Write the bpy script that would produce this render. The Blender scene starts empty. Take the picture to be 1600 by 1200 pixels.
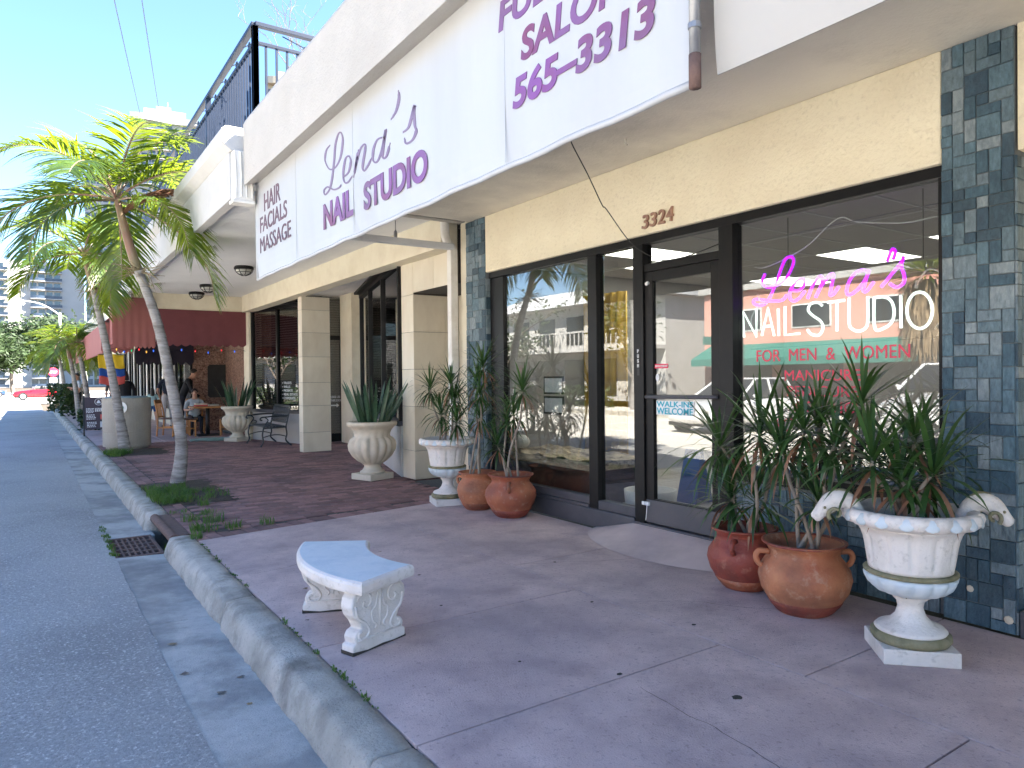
import bpy, bmesh, math, random
from mathutils import Vector, Matrix, Quaternion, noise as mnoise
random.seed(7)
PI = math.pi; R = math.radians
S = bpy.context.scene
COL = S.collection

# ---------------------------------------------------------------- camera, sky, sun, exposure
cam_d = bpy.data.cameras.new('camera'); cam = bpy.data.objects.new('camera', cam_d); COL.objects.link(cam)
S.camera = cam
cam_d.sensor_width = 36.0; cam_d.lens = 36.0*1109/1600; cam_d.clip_start = 0.05; cam_d.clip_end = 3000
YAW, PITCH, ROLL = R(34.2115), R(-0.5835), 0.011
fw = Vector((math.sin(YAW)*math.cos(PITCH), math.cos(YAW)*math.cos(PITCH), math.sin(PITCH)))
r0 = Vector((math.cos(YAW), -math.sin(YAW), 0)); u0 = r0.cross(fw)
rr = r0*math.cos(ROLL)-u0*math.sin(ROLL); uu = u0*math.cos(ROLL)+r0*math.sin(ROLL)
cam.matrix_world = Matrix(((rr.x, uu.x, -fw.x, 0), (rr.y, uu.y, -fw.y, 0), (rr.z, uu.z, -fw.z, 1.42), (0, 0, 0, 1)))

SUN_EL, SUN_AZ = R(48), R(-32)            # azimuth measured from +X towards +Y
tosun = Vector((math.cos(SUN_EL)*math.cos(SUN_AZ), math.cos(SUN_EL)*math.sin(SUN_AZ), math.sin(SUN_EL)))
w = bpy.data.worlds.new('World'); S.world = w; w.use_nodes = True
nt = w.node_tree; bg = nt.nodes['Background']; sky = nt.nodes.new('ShaderNodeTexSky')
sky.sky_type = 'NISHITA'; sky.sun_disc = False; sky.sun_elevation = SUN_EL
sky.sun_rotation = math.atan2(tosun.x, tosun.y)
sky.air_density = 1.0; sky.dust_density = 0.0; sky.ozone_density = 6.0
nt.links.new(sky.outputs[0], bg.inputs[0]); bg.inputs[1].default_value = 0.062
sd = bpy.data.lights.new('sun', 'SUN'); sd.energy = 5.0; sd.angle = R(0.5); sd.color = (1, 0.94, 0.84)
sun = bpy.data.objects.new('sun', sd); COL.objects.link(sun); sun.location = (20, -10, 30)
sun.rotation_euler = (-tosun).to_track_quat('-Z', 'Y').to_euler()
S.view_settings.view_transform = 'Standard'; S.view_settings.look = 'None'
S.view_settings.exposure = 3.1; S.view_settings.gamma = 1.0; S.view_settings.use_curve_mapping = False
S.render.resolution_x = 1024; S.render.resolution_y = 768
try:
    S.cycles.max_bounces = 10; S.cycles.diffuse_bounces = 6; S.cycles.transparent_max_bounces = 16
except Exception: pass

# ---------------------------------------------------------------- materials
MATS = {}
def mat(name, c1, c2=None, scale=6.0, rough=0.7, bump=0.0, bscale=None, detail=6, rnd=0.0, metallic=0.0, spec=0.5,
        stain=None, sscale=1.2, samt=0.5, emit=None, estr=0, trans=None, tamt=0.0, island=False, coat=0.0, stretch=None, wr=True, speck=None, spscale=120, spamt=0.6, crack=None, crscale=0.7, bdist=0.02, stain2=None, s2scale=0.5, s2amt=0.6):
    """noise-mottled principled material; rnd = brightness spread per object (or per island)"""
    m = bpy.data.materials.new(name); m.use_nodes = True; n = m.node_tree.nodes; L = m.node_tree.links
    b = n['Principled BSDF']; out = n['Material Output']
    b.inputs['Roughness'].default_value = rough; b.inputs['Metallic'].default_value = metallic
    b.inputs['Specular IOR Level'].default_value = spec; b.inputs['Coat Weight'].default_value = coat
    c2 = c2 or tuple(x*0.8 for x in c1)
    tc = n.new('ShaderNodeTexCoord'); oi = n.new('ShaderNodeObjectInfo')
    if stretch:
        mp = n.new('ShaderNodeMapping'); mp.inputs['Scale'].default_value = stretch; L.new(tc.outputs['Object'], mp.inputs[0]); vec = mp.outputs[0]
    else: vec = tc.outputs['Object']
    def noise(sc, det, w_on=True):
        t = n.new('ShaderNodeTexNoise'); t.noise_dimensions = '4D'; t.inputs['Scale'].default_value = sc; t.inputs['Detail'].default_value = det
        t.inputs['Roughness'].default_value = 0.62
        L.new(vec, t.inputs['Vector'])
        mm = n.new('ShaderNodeMath'); mm.operation = 'MULTIPLY'; mm.inputs[1].default_value = 37.0
        if wr: L.new(oi.outputs['Random'], mm.inputs[0]); L.new(mm.outputs[0], t.inputs['W'])
        return t
    def ramp(src, a, z, ca, cz):
        r = n.new('ShaderNodeValToRGB'); r.color_ramp.elements[0].position = a; r.color_ramp.elements[1].position = z
        r.color_ramp.elements[0].color = (*ca, 1); r.color_ramp.elements[1].color = (*cz, 1); L.new(src, r.inputs[0]); return r
    t = noise(scale, detail); col = ramp(t.outputs['Fac'], 0.32, 0.68, c1, c2).outputs[0]
    def mix(fac, a, bcol):
        x = n.new('ShaderNodeMix'); x.data_type = 'RGBA'
        if hasattr(fac, 'links') or not isinstance(fac, float): L.new(fac, x.inputs[0])
        else: x.inputs[0].default_value = fac
        L.new(a, x.inputs[6])
        if isinstance(bcol, tuple): x.inputs[7].default_value = (*bcol, 1)
        else: L.new(bcol, x.inputs[7])
        return x.outputs[2]
    if stain:
        t2 = noise(sscale, 8); r2 = ramp(t2.outputs['Fac'], 0.47, 0.66, (0, 0, 0), (samt, samt, samt)); col = mix(r2.outputs[0], col, stain)
    if stain2:
        t2 = noise(s2scale, 6); r2 = ramp(t2.outputs['Fac'], 0.46, 0.66, (0, 0, 0), (s2amt, s2amt, s2amt)); col = mix(r2.outputs[0], col, stain2)
    if speck:
        t3 = noise(spscale, 3); r3 = ramp(t3.outputs['Fac'], 0.56, 0.68, (0, 0, 0), (spamt, spamt, spamt)); col = mix(r3.outputs[0], col, speck)
    if crack:
        t4 = noise(crscale, 5); sb = n.new('ShaderNodeMath'); sb.operation = 'SUBTRACT'; sb.inputs[1].default_value = 0.5; L.new(t4.outputs['Fac'], sb.inputs[0]); ab = n.new('ShaderNodeMath'); ab.operation = 'ABSOLUTE'; L.new(sb.outputs[0], ab.inputs[0])
        r4 = ramp(ab.outputs[0], 0.0012, 0.0035, (0.75, 0.75, 0.75), (0, 0, 0)); col = mix(r4.outputs[0], col, crack)
    if rnd:
        src = oi.outputs['Random']
        if island: src = n.new('ShaderNodeNewGeometry').outputs['Random Per Island']
        mr = n.new('ShaderNodeMapRange'); mr.inputs[3].default_value = 1-rnd; mr.inputs[4].default_value = 1+rnd; L.new(src, mr.inputs[0])
        hs = n.new('ShaderNodeHueSaturation'); L.new(mr.outputs[0], hs.inputs['Value']); L.new(col, hs.inputs['Color']); col = hs.outputs[0]
    L.new(col, b.inputs['Base Color'])
    if bump:
        tb = noise(bscale or scale*4, 8); bp = n.new('ShaderNodeBump'); bp.inputs['Strength'].default_value = bump; bp.inputs['Distance'].default_value = bdist
        L.new(tb.outputs['Fac'], bp.inputs['Height']); L.new(bp.outputs[0], b.inputs['Normal'])
    if emit: b.inputs['Emission Color'].default_value = (*emit, 1); b.inputs['Emission Strength'].default_value = estr
    if trans:
        tr = n.new('ShaderNodeBsdfTranslucent'); tr.inputs[0].default_value = (*trans, 1); ms = n.new('ShaderNodeMixShader'); ms.inputs[0].default_value = tamt
        L.new(b.outputs[0], ms.inputs[1]); L.new(tr.outputs[0], ms.inputs[2]); L.new(ms.outputs[0], out.inputs[0])
    MATS[name] = m; return m
def glassmat(name, tint=(0.8, 0.83, 0.82), boost=0.02, k=1.5):
    m = bpy.data.materials.new(name); m.use_nodes = True; n = m.node_tree.nodes; L = m.node_tree.links
    n.remove(n['Principled BSDF'])
    tr = n.new('ShaderNodeBsdfTransparent'); tr.inputs[0].default_value = (*tint, 1)
    gl = n.new('ShaderNodeBsdfGlossy'); gl.inputs['Roughness'].default_value = 0.0
    lw = n.new('ShaderNodeLayerWeight'); lw.inputs[0].default_value = 0.5
    pw_ = n.new('ShaderNodeMath'); pw_.operation = 'POWER'; pw_.inputs[1].default_value = 5.0; L.new(lw.outputs['Facing'], pw_.inputs[0])
    fr = n.new('ShaderNodeMath'); fr.operation = 'MULTIPLY_ADD'; fr.inputs[1].default_value = 0.96; fr.inputs[2].default_value = 0.04; L.new(pw_.outputs[0], fr.inputs[0])
    ma = n.new('ShaderNodeMath'); ma.operation = 'MULTIPLY_ADD'; ma.inputs[1].default_value = k; ma.inputs[2].default_value = boost
    ma.use_clamp = True
    L.new(fr.outputs[0], ma.inputs[0]); ms = n.new('ShaderNodeMixShader'); L.new(ma.outputs[0], ms.inputs[0])
    L.new(tr.outputs[0], ms.inputs[1]); L.new(gl.outputs[0], ms.inputs[2]); L.new(ms.outputs[0], n['Material Output'].inputs[0])
    MATS[name] = m; return m

mat('asphalt', (0.24, 0.24, 0.24), (0.44, 0.435, 0.42), 42, 0.9, 1.0, 80, stain=(0.19, 0.19, 0.192), sscale=0.9, samt=0.5, wr=False, speck=(0.70, 0.69, 0.66), spscale=52, spamt=0.85, stain2=(0.43, 0.43, 0.42), s2scale=0.3, s2amt=0.55)
mat('gutter', (0.40, 0.395, 0.375), (0.50, 0.49, 0.46), 14, 0.9, 0.5, 120, stain=(0.15, 0.15, 0.15), sscale=1.6, samt=0.85, speck=(0.2, 0.2, 0.2), spscale=90, spamt=0.45, wr=False, stain2=(0.24, 0.24, 0.235), s2scale=0.8, s2amt=0.6)
mat('kerbc', (0.55, 0.52, 0.46), (0.40, 0.38, 0.34), 9, 0.9, 0.8, 60, stain=(0.14, 0.13, 0.11), sscale=3.2, samt=0.9, speck=(0.22, 0.21, 0.19), spscale=70, spamt=0.5, stain2=(0.27, 0.26, 0.22), s2scale=1.1, s2amt=0.7)
mat('pink', (0.53, 0.40, 0.375), (0.64, 0.50, 0.47), 5, 0.72, 0.5, 110, stain=(0.27, 0.205, 0.21), sscale=2.6, samt=0.6, wr=False, speck=(0.22, 0.17, 0.175), spscale=42, spamt=0.6, stain2=(0.30, 0.24, 0.25), s2scale=0.75, s2amt=0.65)
mat('rampc', (0.58, 0.47, 0.44), (0.50, 0.40, 0.38), 5, 0.8, 0.15, 120, stain=(0.22, 0.18, 0.18), sscale=1.6, samt=0.5)
mat('parking', (0.68, 0.64, 0.57), (0.60, 0.56, 0.50), 8, 0.9, 0.3, 90)
mat('joint', (0.05, 0.045, 0.04), (0.08, 0.07, 0.06), 20, 0.95)
mat('brick', (0.22, 0.115, 0.105), (0.30, 0.17, 0.15), 16, 0.85, 0.3, 120, rnd=0.32, stain=(0.09, 0.07, 0.075), sscale=4, samt=0.6)
mat('bricki', (0.22, 0.115, 0.105), (0.30, 0.17, 0.15), 16, 0.85, 0.3, 120, rnd=0.32, island=True, stain=(0.09, 0.07, 0.075), sscale=1.0, samt=0.6)
mat('soil', (0.05, 0.035, 0.025), (0.10, 0.075, 0.05), 40, 0.95, 0.8, 90)
mat('grass', (0.045, 0.11, 0.02), (0.10, 0.17, 0.03), 8, 0.6, rnd=0.3, island=True, trans=(0.16, 0.3, 0.04), tamt=0.3)
mat('stucco', (0.85, 0.77, 0.57), (0.81, 0.72, 0.52), 3, 0.85, 0.7, 34, bdist=0.02, stain=(0.72, 0.62, 0.44), sscale=1.2, samt=0.5, speck=(0.55, 0.47, 0.33), spscale=34, spamt=0.25)
mat('fascia', (0.46, 0.43, 0.385), (0.425, 0.395, 0.35), 3, 0.85, 0.7, 30, bdist=0.02, stain=(0.36, 0.33, 0.29), sscale=1.3, samt=0.5)
mat('soffit', (0.82, 0.76, 0.64), (0.77, 0.71, 0.59), 2, 0.9, 0.3, 40, stain=(0.40, 0.36, 0.30), sscale=0.8, samt=0.5)
mat('whitew', (0.50, 0.49, 0.475), (0.455, 0.445, 0.43), 4, 0.8, 0.25, 40, stain=(0.42, 0.395, 0.355), sscale=1.7, samt=0.5)
mat('soffitw', (0.76, 0.755, 0.74), (0.71, 0.71, 0.70), 2.4, 0.9, 0.35, 26)
mat('cream', (0.74, 0.68, 0.53), (0.70, 0.63, 0.48), 4, 0.8, 0.15, 40, stain=(0.55, 0.47, 0.33), sscale=3, samt=0.4)
mat('vinyl', (0.53, 0.54, 0.55), (0.50, 0.51, 0.52), 1.2, 0.42, 0.25, 4, stretch=(1, 1.6, 0.3), trans=(0.8, 0.78, 0.74), tamt=0.18, stain=(0.455, 0.45, 0.44), sscale=1.6, samt=0.5)
mat('vinylwarm', (0.50, 0.47, 0.42), (0.45, 0.42, 0.37), 1.2, 0.45, 0.12, 5, trans=(0.8, 0.75, 0.66), tamt=0.18)
mat('letter', (0.20, 0.055, 0.26), (0.155, 0.09, 0.155), 1.7, 0.5, stain=(0.17, 0.04, 0.10), sscale=2.6, samt=0.9)
mat('lettermaroon', (0.10, 0.022, 0.04), (0.17, 0.11, 0.14), 3, 0.5)
mat('lettergrey', (0.17, 0.11, 0.19), (0.22, 0.16, 0.24), 3, 0.5)
mat('tile', (0.025, 0.04, 0.05), (0.12, 0.14, 0.15), 55, 0.45, 0.5, 120, rnd=0.0, stretch=(1, 1.0, 0.35))
def tile_variation():
    m = MATS['tile']; n = m.node_tree.nodes; L = m.node_tree.links; b = n['Principled BSDF']
    oi = n.new('ShaderNodeObjectInfo'); isl = n.new('ShaderNodeNewGeometry')
    ad = n.new('ShaderNodeMath'); ad.operation = 'ADD'; L.new(oi.outputs['Random'], ad.inputs[0]); L.new(isl.outputs['Random Per Island'], ad.inputs[1])
    fr = n.new('ShaderNodeMath'); fr.operation = 'FRACT'; L.new(ad.outputs[0], fr.inputs[0])
    r = n.new('ShaderNodeValToRGB'); r.color_ramp.interpolation = 'CONSTANT'; e = r.color_ramp.elements
    cols = [(0.028, 0.055, 0.075), (0.085, 0.13, 0.15), (0.04, 0.075, 0.095), (0.14, 0.165, 0.175), (0.095, 0.13, 0.145), (0.20, 0.215, 0.215), (0.03, 0.055, 0.07), (0.12, 0.15, 0.16)]
    e[0].color = (*cols[0], 1); e[1].position = 0.125; e[1].color = (*cols[1], 1)
    for i in range(2, 8): q = e.new(i/8); q.color = (*cols[i], 1)
    L.new(fr.outputs[0], r.inputs[0])
    old = b.inputs['Base Color'].links[0].from_socket
    mx = n.new('ShaderNodeMix'); mx.data_type = 'RGBA'; mx.blend_type = 'SOFT_LIGHT'; mx.inputs[0].default_value = 0.8
    br = n.new('ShaderNodeMix'); br.data_type = 'RGBA'; br.blend_type = 'MULTIPLY'; br.inputs[0].default_value = 1.0; br.inputs[7].default_value = (6.5, 6.5, 6.5, 1)
    L.new(old, br.inputs[6]); L.new(r.outputs[0], mx.inputs[6]); L.new(br.outputs[2], mx.inputs[7]); L.new(mx.outputs[2], b.inputs['Base Color'])
tile_variation()
mat('grout', (0.17, 0.185, 0.19), (0.12, 0.13, 0.135), 30, 0.9)
mat('frame', (0.005, 0.005, 0.006), (0.009, 0.0085, 0.008), 12, 0.45, 0.05, 60, spec=0.25)
mat('framegrey', (0.075, 0.075, 0.085), (0.05, 0.05, 0.06), 8, 0.45, 0.08, 60, stain=(0.13, 0.12, 0.12), sscale=4, samt=0.5)
mat('marble', (0.70, 0.64, 0.51), (0.62, 0.55, 0.42), 3.0, 0.5, 0.05, 40, rnd=0.07, stain=(0.50, 0.42, 0.30), sscale=2.0, samt=0.45, stretch=(1, 1, 0.5))
mat('marblei', (0.70, 0.64, 0.51), (0.62, 0.55, 0.42), 3.0, 0.5, 0.05, 40, rnd=0.07, island=True, stretch=(1, 1, 0.5))
mat('terra', (0.40, 0.13, 0.055), (0.28, 0.065, 0.035), 5, 0.6, 0.4, 40, speck=(0.52, 0.36, 0.26), spscale=16, spamt=0.35, stain=(0.10, 0.045, 0.03), sscale=3.2, samt=0.7)
mat('terraorange', (0.52, 0.22, 0.10), (0.40, 0.12, 0.055), 4, 0.65, 0.4, 40, speck=(0.58, 0.40, 0.27), spscale=14, spamt=0.4, stain2=(0.20, 0.055, 0.03), s2scale=2.5, s2amt=0.6, stain=(0.16, 0.07, 0.04), sscale=3.4, samt=0.7)
mat('terrared', (0.22, 0.036, 0.025), (0.33, 0.075, 0.04), 5, 0.55, 0.4, 40, speck=(0.42, 0.24, 0.16), spscale=15, spamt=0.3, stain=(0.05, 0.03, 0.025), sscale=3.0, samt=0.7)
mat('urnwhite', (0.76, 0.70, 0.64), (0.69, 0.63, 0.57), 5, 0.65, 0.3, 60, stain=(0.46, 0.40, 0.34), sscale=3.5, samt=0.55, speck=(0.36, 0.32, 0.27), spscale=26, spamt=0.45)
mat('urnblue', (0.54, 0.61, 0.65), (0.62, 0.66, 0.67), 8, 0.6, 0.1, 60, stain=(0.34, 0.36, 0.33), sscale=7, samt=0.5)
mat('moss', (0.17, 0.155, 0.075), (0.28, 0.25, 0.16), 14, 0.85, 0.3, 60, stain=(0.08, 0.08, 0.04), sscale=8, samt=0.7)
mat('castbeige', (0.66, 0.58, 0.46), (0.58, 0.50, 0.38), 6, 0.8, 0.25, 70, stain=(0.42, 0.35, 0.25), sscale=5, samt=0.5)
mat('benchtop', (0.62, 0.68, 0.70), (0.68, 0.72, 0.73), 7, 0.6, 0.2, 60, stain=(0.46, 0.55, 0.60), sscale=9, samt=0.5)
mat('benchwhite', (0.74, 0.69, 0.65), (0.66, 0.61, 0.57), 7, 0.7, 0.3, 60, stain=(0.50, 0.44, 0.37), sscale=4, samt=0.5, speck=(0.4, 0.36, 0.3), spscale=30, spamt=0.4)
mat('black', (0.010, 0.010, 0.011), (0.02, 0.02, 0.02), 10, 0.5)
mat('dirt', (0.03, 0.028, 0.022), (0.06, 0.05, 0.04), 30, 0.95)
mat('iron', (0.014, 0.02, 0.026), (0.03, 0.035, 0.04), 12, 0.45, 0.15, 90)
mat('navy', (0.005, 0.012, 0.03), (0.009, 0.018, 0.042), 12, 0.5, 0.05, 60, spec=0.3)
mat('rust', (0.10, 0.06, 0.05), (0.17, 0.10, 0.08), 22, 0.85, 0.4, 80)
mat('steel', (0.30, 0.31, 0.32), (0.22, 0.22, 0.23), 14, 0.4, metallic=0.6)
mat('pipewhite', (0.78, 0.76, 0.71), (0.70, 0.67, 0.61), 6, 0.5, stain=(0.5, 0.45, 0.38), sscale=4, samt=0.5)
mat('barkpalm', (0.24, 0.22, 0.205), (0.38, 0.355, 0.335), 7, 0.9, 0.7, 26, stain=(0.11, 0.09, 0.08), sscale=2.6, samt=0.85, stretch=(1, 1, 5.5), speck=(0.13, 0.11, 0.1), spscale=9, spamt=0.6)
mat('shaft', (0.22, 0.20, 0.10), (0.20, 0.10, 0.085), 3, 0.5, 0.1, 30, stain=(0.24, 0.12, 0.09), sscale=3, samt=0.8)
mat('palmleaf', (0.026, 0.06, 0.013), (0.048, 0.09, 0.018), 3, 0.42, rnd=0.35, island=True, trans=(0.30, 0.39, 0.02), tamt=0.38)
mat('palmleafold', (0.15, 0.065, 0.04), (0.24, 0.13, 0.08), 6, 0.7, rnd=0.25, island=True, trans=(0.3, 0.15, 0.08), tamt=0.25)
mat('twig', (0.30, 0.23, 0.13), (0.22, 0.15, 0.09), 8, 0.8)
mat('bark', (0.12, 0.095, 0.075), (0.2, 0.165, 0.14), 10, 0.9, 0.5, 30)
mat('stem', (0.33, 0.28, 0.22), (0.23, 0.18, 0.14), 14, 0.8, 0.3, 60)
mat('dracaena', (0.022, 0.062, 0.016), (0.045, 0.10, 0.025), 5, 0.38, rnd=0.35, island=True, trans=(0.10, 0.18, 0.03), tamt=0.15)
mat('dracaenadry', (0.30, 0.15, 0.08), (0.20, 0.09, 0.055), 5, 0.6, rnd=0.3, island=True)
mat('snake', (0.022, 0.062, 0.03), (0.06, 0.11, 0.055), 9, 0.4, rnd=0.3, island=True, stretch=(1, 1, 3.0))
mat('leaf', (0.018, 0.038, 0.012), (0.04, 0.068, 0.02), 3, 0.6, rnd=0.45, island=True, trans=(0.08, 0.12, 0.025), tamt=0.25)
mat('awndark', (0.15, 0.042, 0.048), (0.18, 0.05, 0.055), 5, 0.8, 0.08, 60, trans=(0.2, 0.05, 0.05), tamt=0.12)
mat('awnlit', (0.40, 0.155, 0.14), (0.36, 0.135, 0.12), 3, 0.8, 0.08, 60, trans=(0.6, 0.2, 0.18), tamt=0.3)  # same maroon cloth as awndark, with bounced light put into the colour
mat('awnnavy', (0.012, 0.010, 0.022), (0.02, 0.016, 0.03), 5, 0.8)
mat('pebble', (0.07, 0.03, 0.02), (0.34, 0.20, 0.15), 26, 0.8, 1.0, 24, stain=(0.40, 0.28, 0.21), sscale=22, samt=0.8, detail=2)
mat('wood', (0.50, 0.24, 0.075), (0.40, 0.17, 0.05), 5, 0.45, stretch=(1, 1, 0.2))
mat('woodseat', (0.07, 0.035, 0.025), (0.10, 0.05, 0.03), 5, 0.4)
mat('aggregate', (0.40, 0.36, 0.30), (0.32, 0.29, 0.25), 80, 0.9, 0.5, 110, stain=(0.24, 0.21, 0.18), sscale=2, samt=0.4)
mat('bluelid', (0.15, 0.23, 0.27), (0.2, 0.27, 0.3), 8, 0.6)
mat('signboard', (0.055, 0.035, 0.045), (0.075, 0.05, 0.06), 8, 0.6)
mat('white', (0.80, 0.80, 0.79), (0.75, 0.75, 0.74), 8, 0.5)
mat('paperwhite', (0.75, 0.75, 0.72), (0.65, 0.66, 0.65), 8, 0.7)
mat('yellow', (0.80, 0.56, 0.03), (0.75, 0.5, 0.03), 6, 0.75, trans=(0.8, 0.6, 0.05), tamt=0.25)
mat('blue', (0.02, 0.085, 0.33), (0.025, 0.10, 0.36), 6, 0.75, trans=(0.03, 0.1, 0.4), tamt=0.25)
mat('coral', (0.70, 0.13, 0.11), (0.62, 0.11, 0.09), 6, 0.75, trans=(0.7, 0.15, 0.1), tamt=0.25)
mat('skin', (0.42, 0.23, 0.15), (0.36, 0.19, 0.12), 8, 0.55)
mat('skinlight', (0.55, 0.33, 0.24), (0.50, 0.29, 0.2), 8, 0.55)
mat('hairdark', (0.012, 0.009, 0.008), (0.025, 0.018, 0.015), 30, 0.5)
mat('hairbrown', (0.05, 0.03, 0.02), (0.08, 0.05, 0.03), 30, 0.5)
for nm, c in dict(clothnavy=(0.012, 0.02, 0.045), clothblack=(0.009, 0.009, 0.011), clothgrey=(0.085, 0.078, 0.082), clothpale=(0.42, 0.47, 0.50), clothwhite=(0.50, 0.47, 0.46), clothmint=(0.45, 0.66, 0.66), clothdenim=(0.03, 0.09, 0.24), clothdark=(0.02, 0.02, 0.03)).items():
    mat(nm, c, tuple(x*0.8 for x in c), 14, 0.85, 0.15, 60)
mat('neonviolet', (0.35, 0.02, 0.6), None, 5, 0.3, emit=(0.30, 0.004, 0.80), estr=0.6)
mat('neonwhite', (0.78, 0.82, 0.78), None, 5, 0.3, emit=(0.85, 1.0, 0.9), estr=0.32)
mat('panel', (0.9, 0.9, 0.85), None, 5, 0.5, emit=(1.0, 0.98, 0.86), estr=1.3)
mat('redvinyl', (0.78, 0.045, 0.10), (0.72, 0.04, 0.09), 6, 0.5)
mat('tealvinyl', (0.02, 0.42, 0.52), (0.03, 0.36, 0.46), 6, 0.5)
mat('greyroom', (0.40, 0.38, 0.385), (0.35, 0.335, 0.34), 3, 0.8)
mat('ceilroom', (0.50, 0.48, 0.46), (0.45, 0.43, 0.42), 9, 0.9, rnd=0.06)
mat('floortile', (0.50, 0.48, 0.45), (0.44, 0.42, 0.40), 4, 0.3, rnd=0.06)
mat('zebra', (0.75, 0.62, 0.45), (0.10, 0.08, 0.06), 16, 0.8, stretch=(1, 0.35, 1.6))
mat('gold', (0.52, 0.33, 0.04), (0.46, 0.28, 0.03), 4, 0.7)
mat('slat', (0.17, 0.135, 0.145), (0.14, 0.11, 0.12), 5, 0.6)
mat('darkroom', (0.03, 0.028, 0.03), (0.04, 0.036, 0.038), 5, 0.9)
mat('letterpale', (0.62, 0.62, 0.62), (0.55, 0.55, 0.55), 6, 0.5)
mat('brass', (0.42, 0.25, 0.18), (0.33, 0.19, 0.14), 10, 0.45, metallic=0.4)
mat('towerwhite', (0.42, 0.415, 0.40), (0.38, 0.375, 0.36), 0.3, 0.8)
mat('towercream', (0.42, 0.37, 0.29), (0.38, 0.33, 0.26), 0.3, 0.8)
mat('towerglass', (0.03, 0.05, 0.075), (0.05, 0.08, 0.11), 0.4, 0.12, rnd=0.35, spec=0.8)
mat('towerrail', (0.035, 0.055, 0.09), (0.045, 0.065, 0.10), 0.4, 0.3)
mat('oppPink', (0.66, 0.34, 0.27), (0.62, 0.30, 0.24), 1, 0.85)
mat('green', (0.015, 0.19, 0.15), (0.02, 0.16, 0.13), 3, 0.7)
mat('thatch', (0.26, 0.19, 0.11), (0.16, 0.11, 0.065), 6, 0.9, rnd=0.35, island=True)
mat('hose', (0.24, 0.36, 0.34), (0.3, 0.42, 0.38), 10, 0.4)
mat('carred', (0.52, 0.010, 0.022), (0.48, 0.01, 0.02), 3, 0.25, coat=0.8)
mat('carblue', (0.012, 0.035, 0.10), (0.015, 0.04, 0.11), 3, 0.25, coat=0.8)
mat('carwhite', (0.75, 0.75, 0.75), (0.72, 0.72, 0.72), 3, 0.25, coat=0.8)
mat('carglass', (0.012, 0.015, 0.018), None, 3, 0.05, spec=0.9)
mat('tyre', (0.015, 0.015, 0.016), None, 20, 0.85)
mat('chrome', (0.6, 0.6, 0.6), None, 5, 0.2, metallic=0.9)
mat('lampglass', (0.55, 0.55, 0.5), None, 5, 0.15)
mat('ledred', (0.6, 0.02, 0.03), None, 5, 0.2, emit=(1, 0.03, 0.04), estr=0.1)
mat('ledgreen', (0.02, 0.4, 0.15), None, 5, 0.2, emit=(0.03, 0.8, 0.25), estr=0.08)
mat('ledblue', (0.03, 0.1, 0.6), None, 5, 0.2, emit=(0.05, 0.2, 1), estr=0.1)
mat('ledamber', (0.7, 0.35, 0.05), None, 5, 0.2, emit=(1, 0.5, 0.08), estr=0.1)
glassmat('glass', (0.84, 0.86, 0.85), 0.06, 1.6); glassmat('glassdark', (0.62, 0.64, 0.64), 0.06, 1.6)

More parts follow.
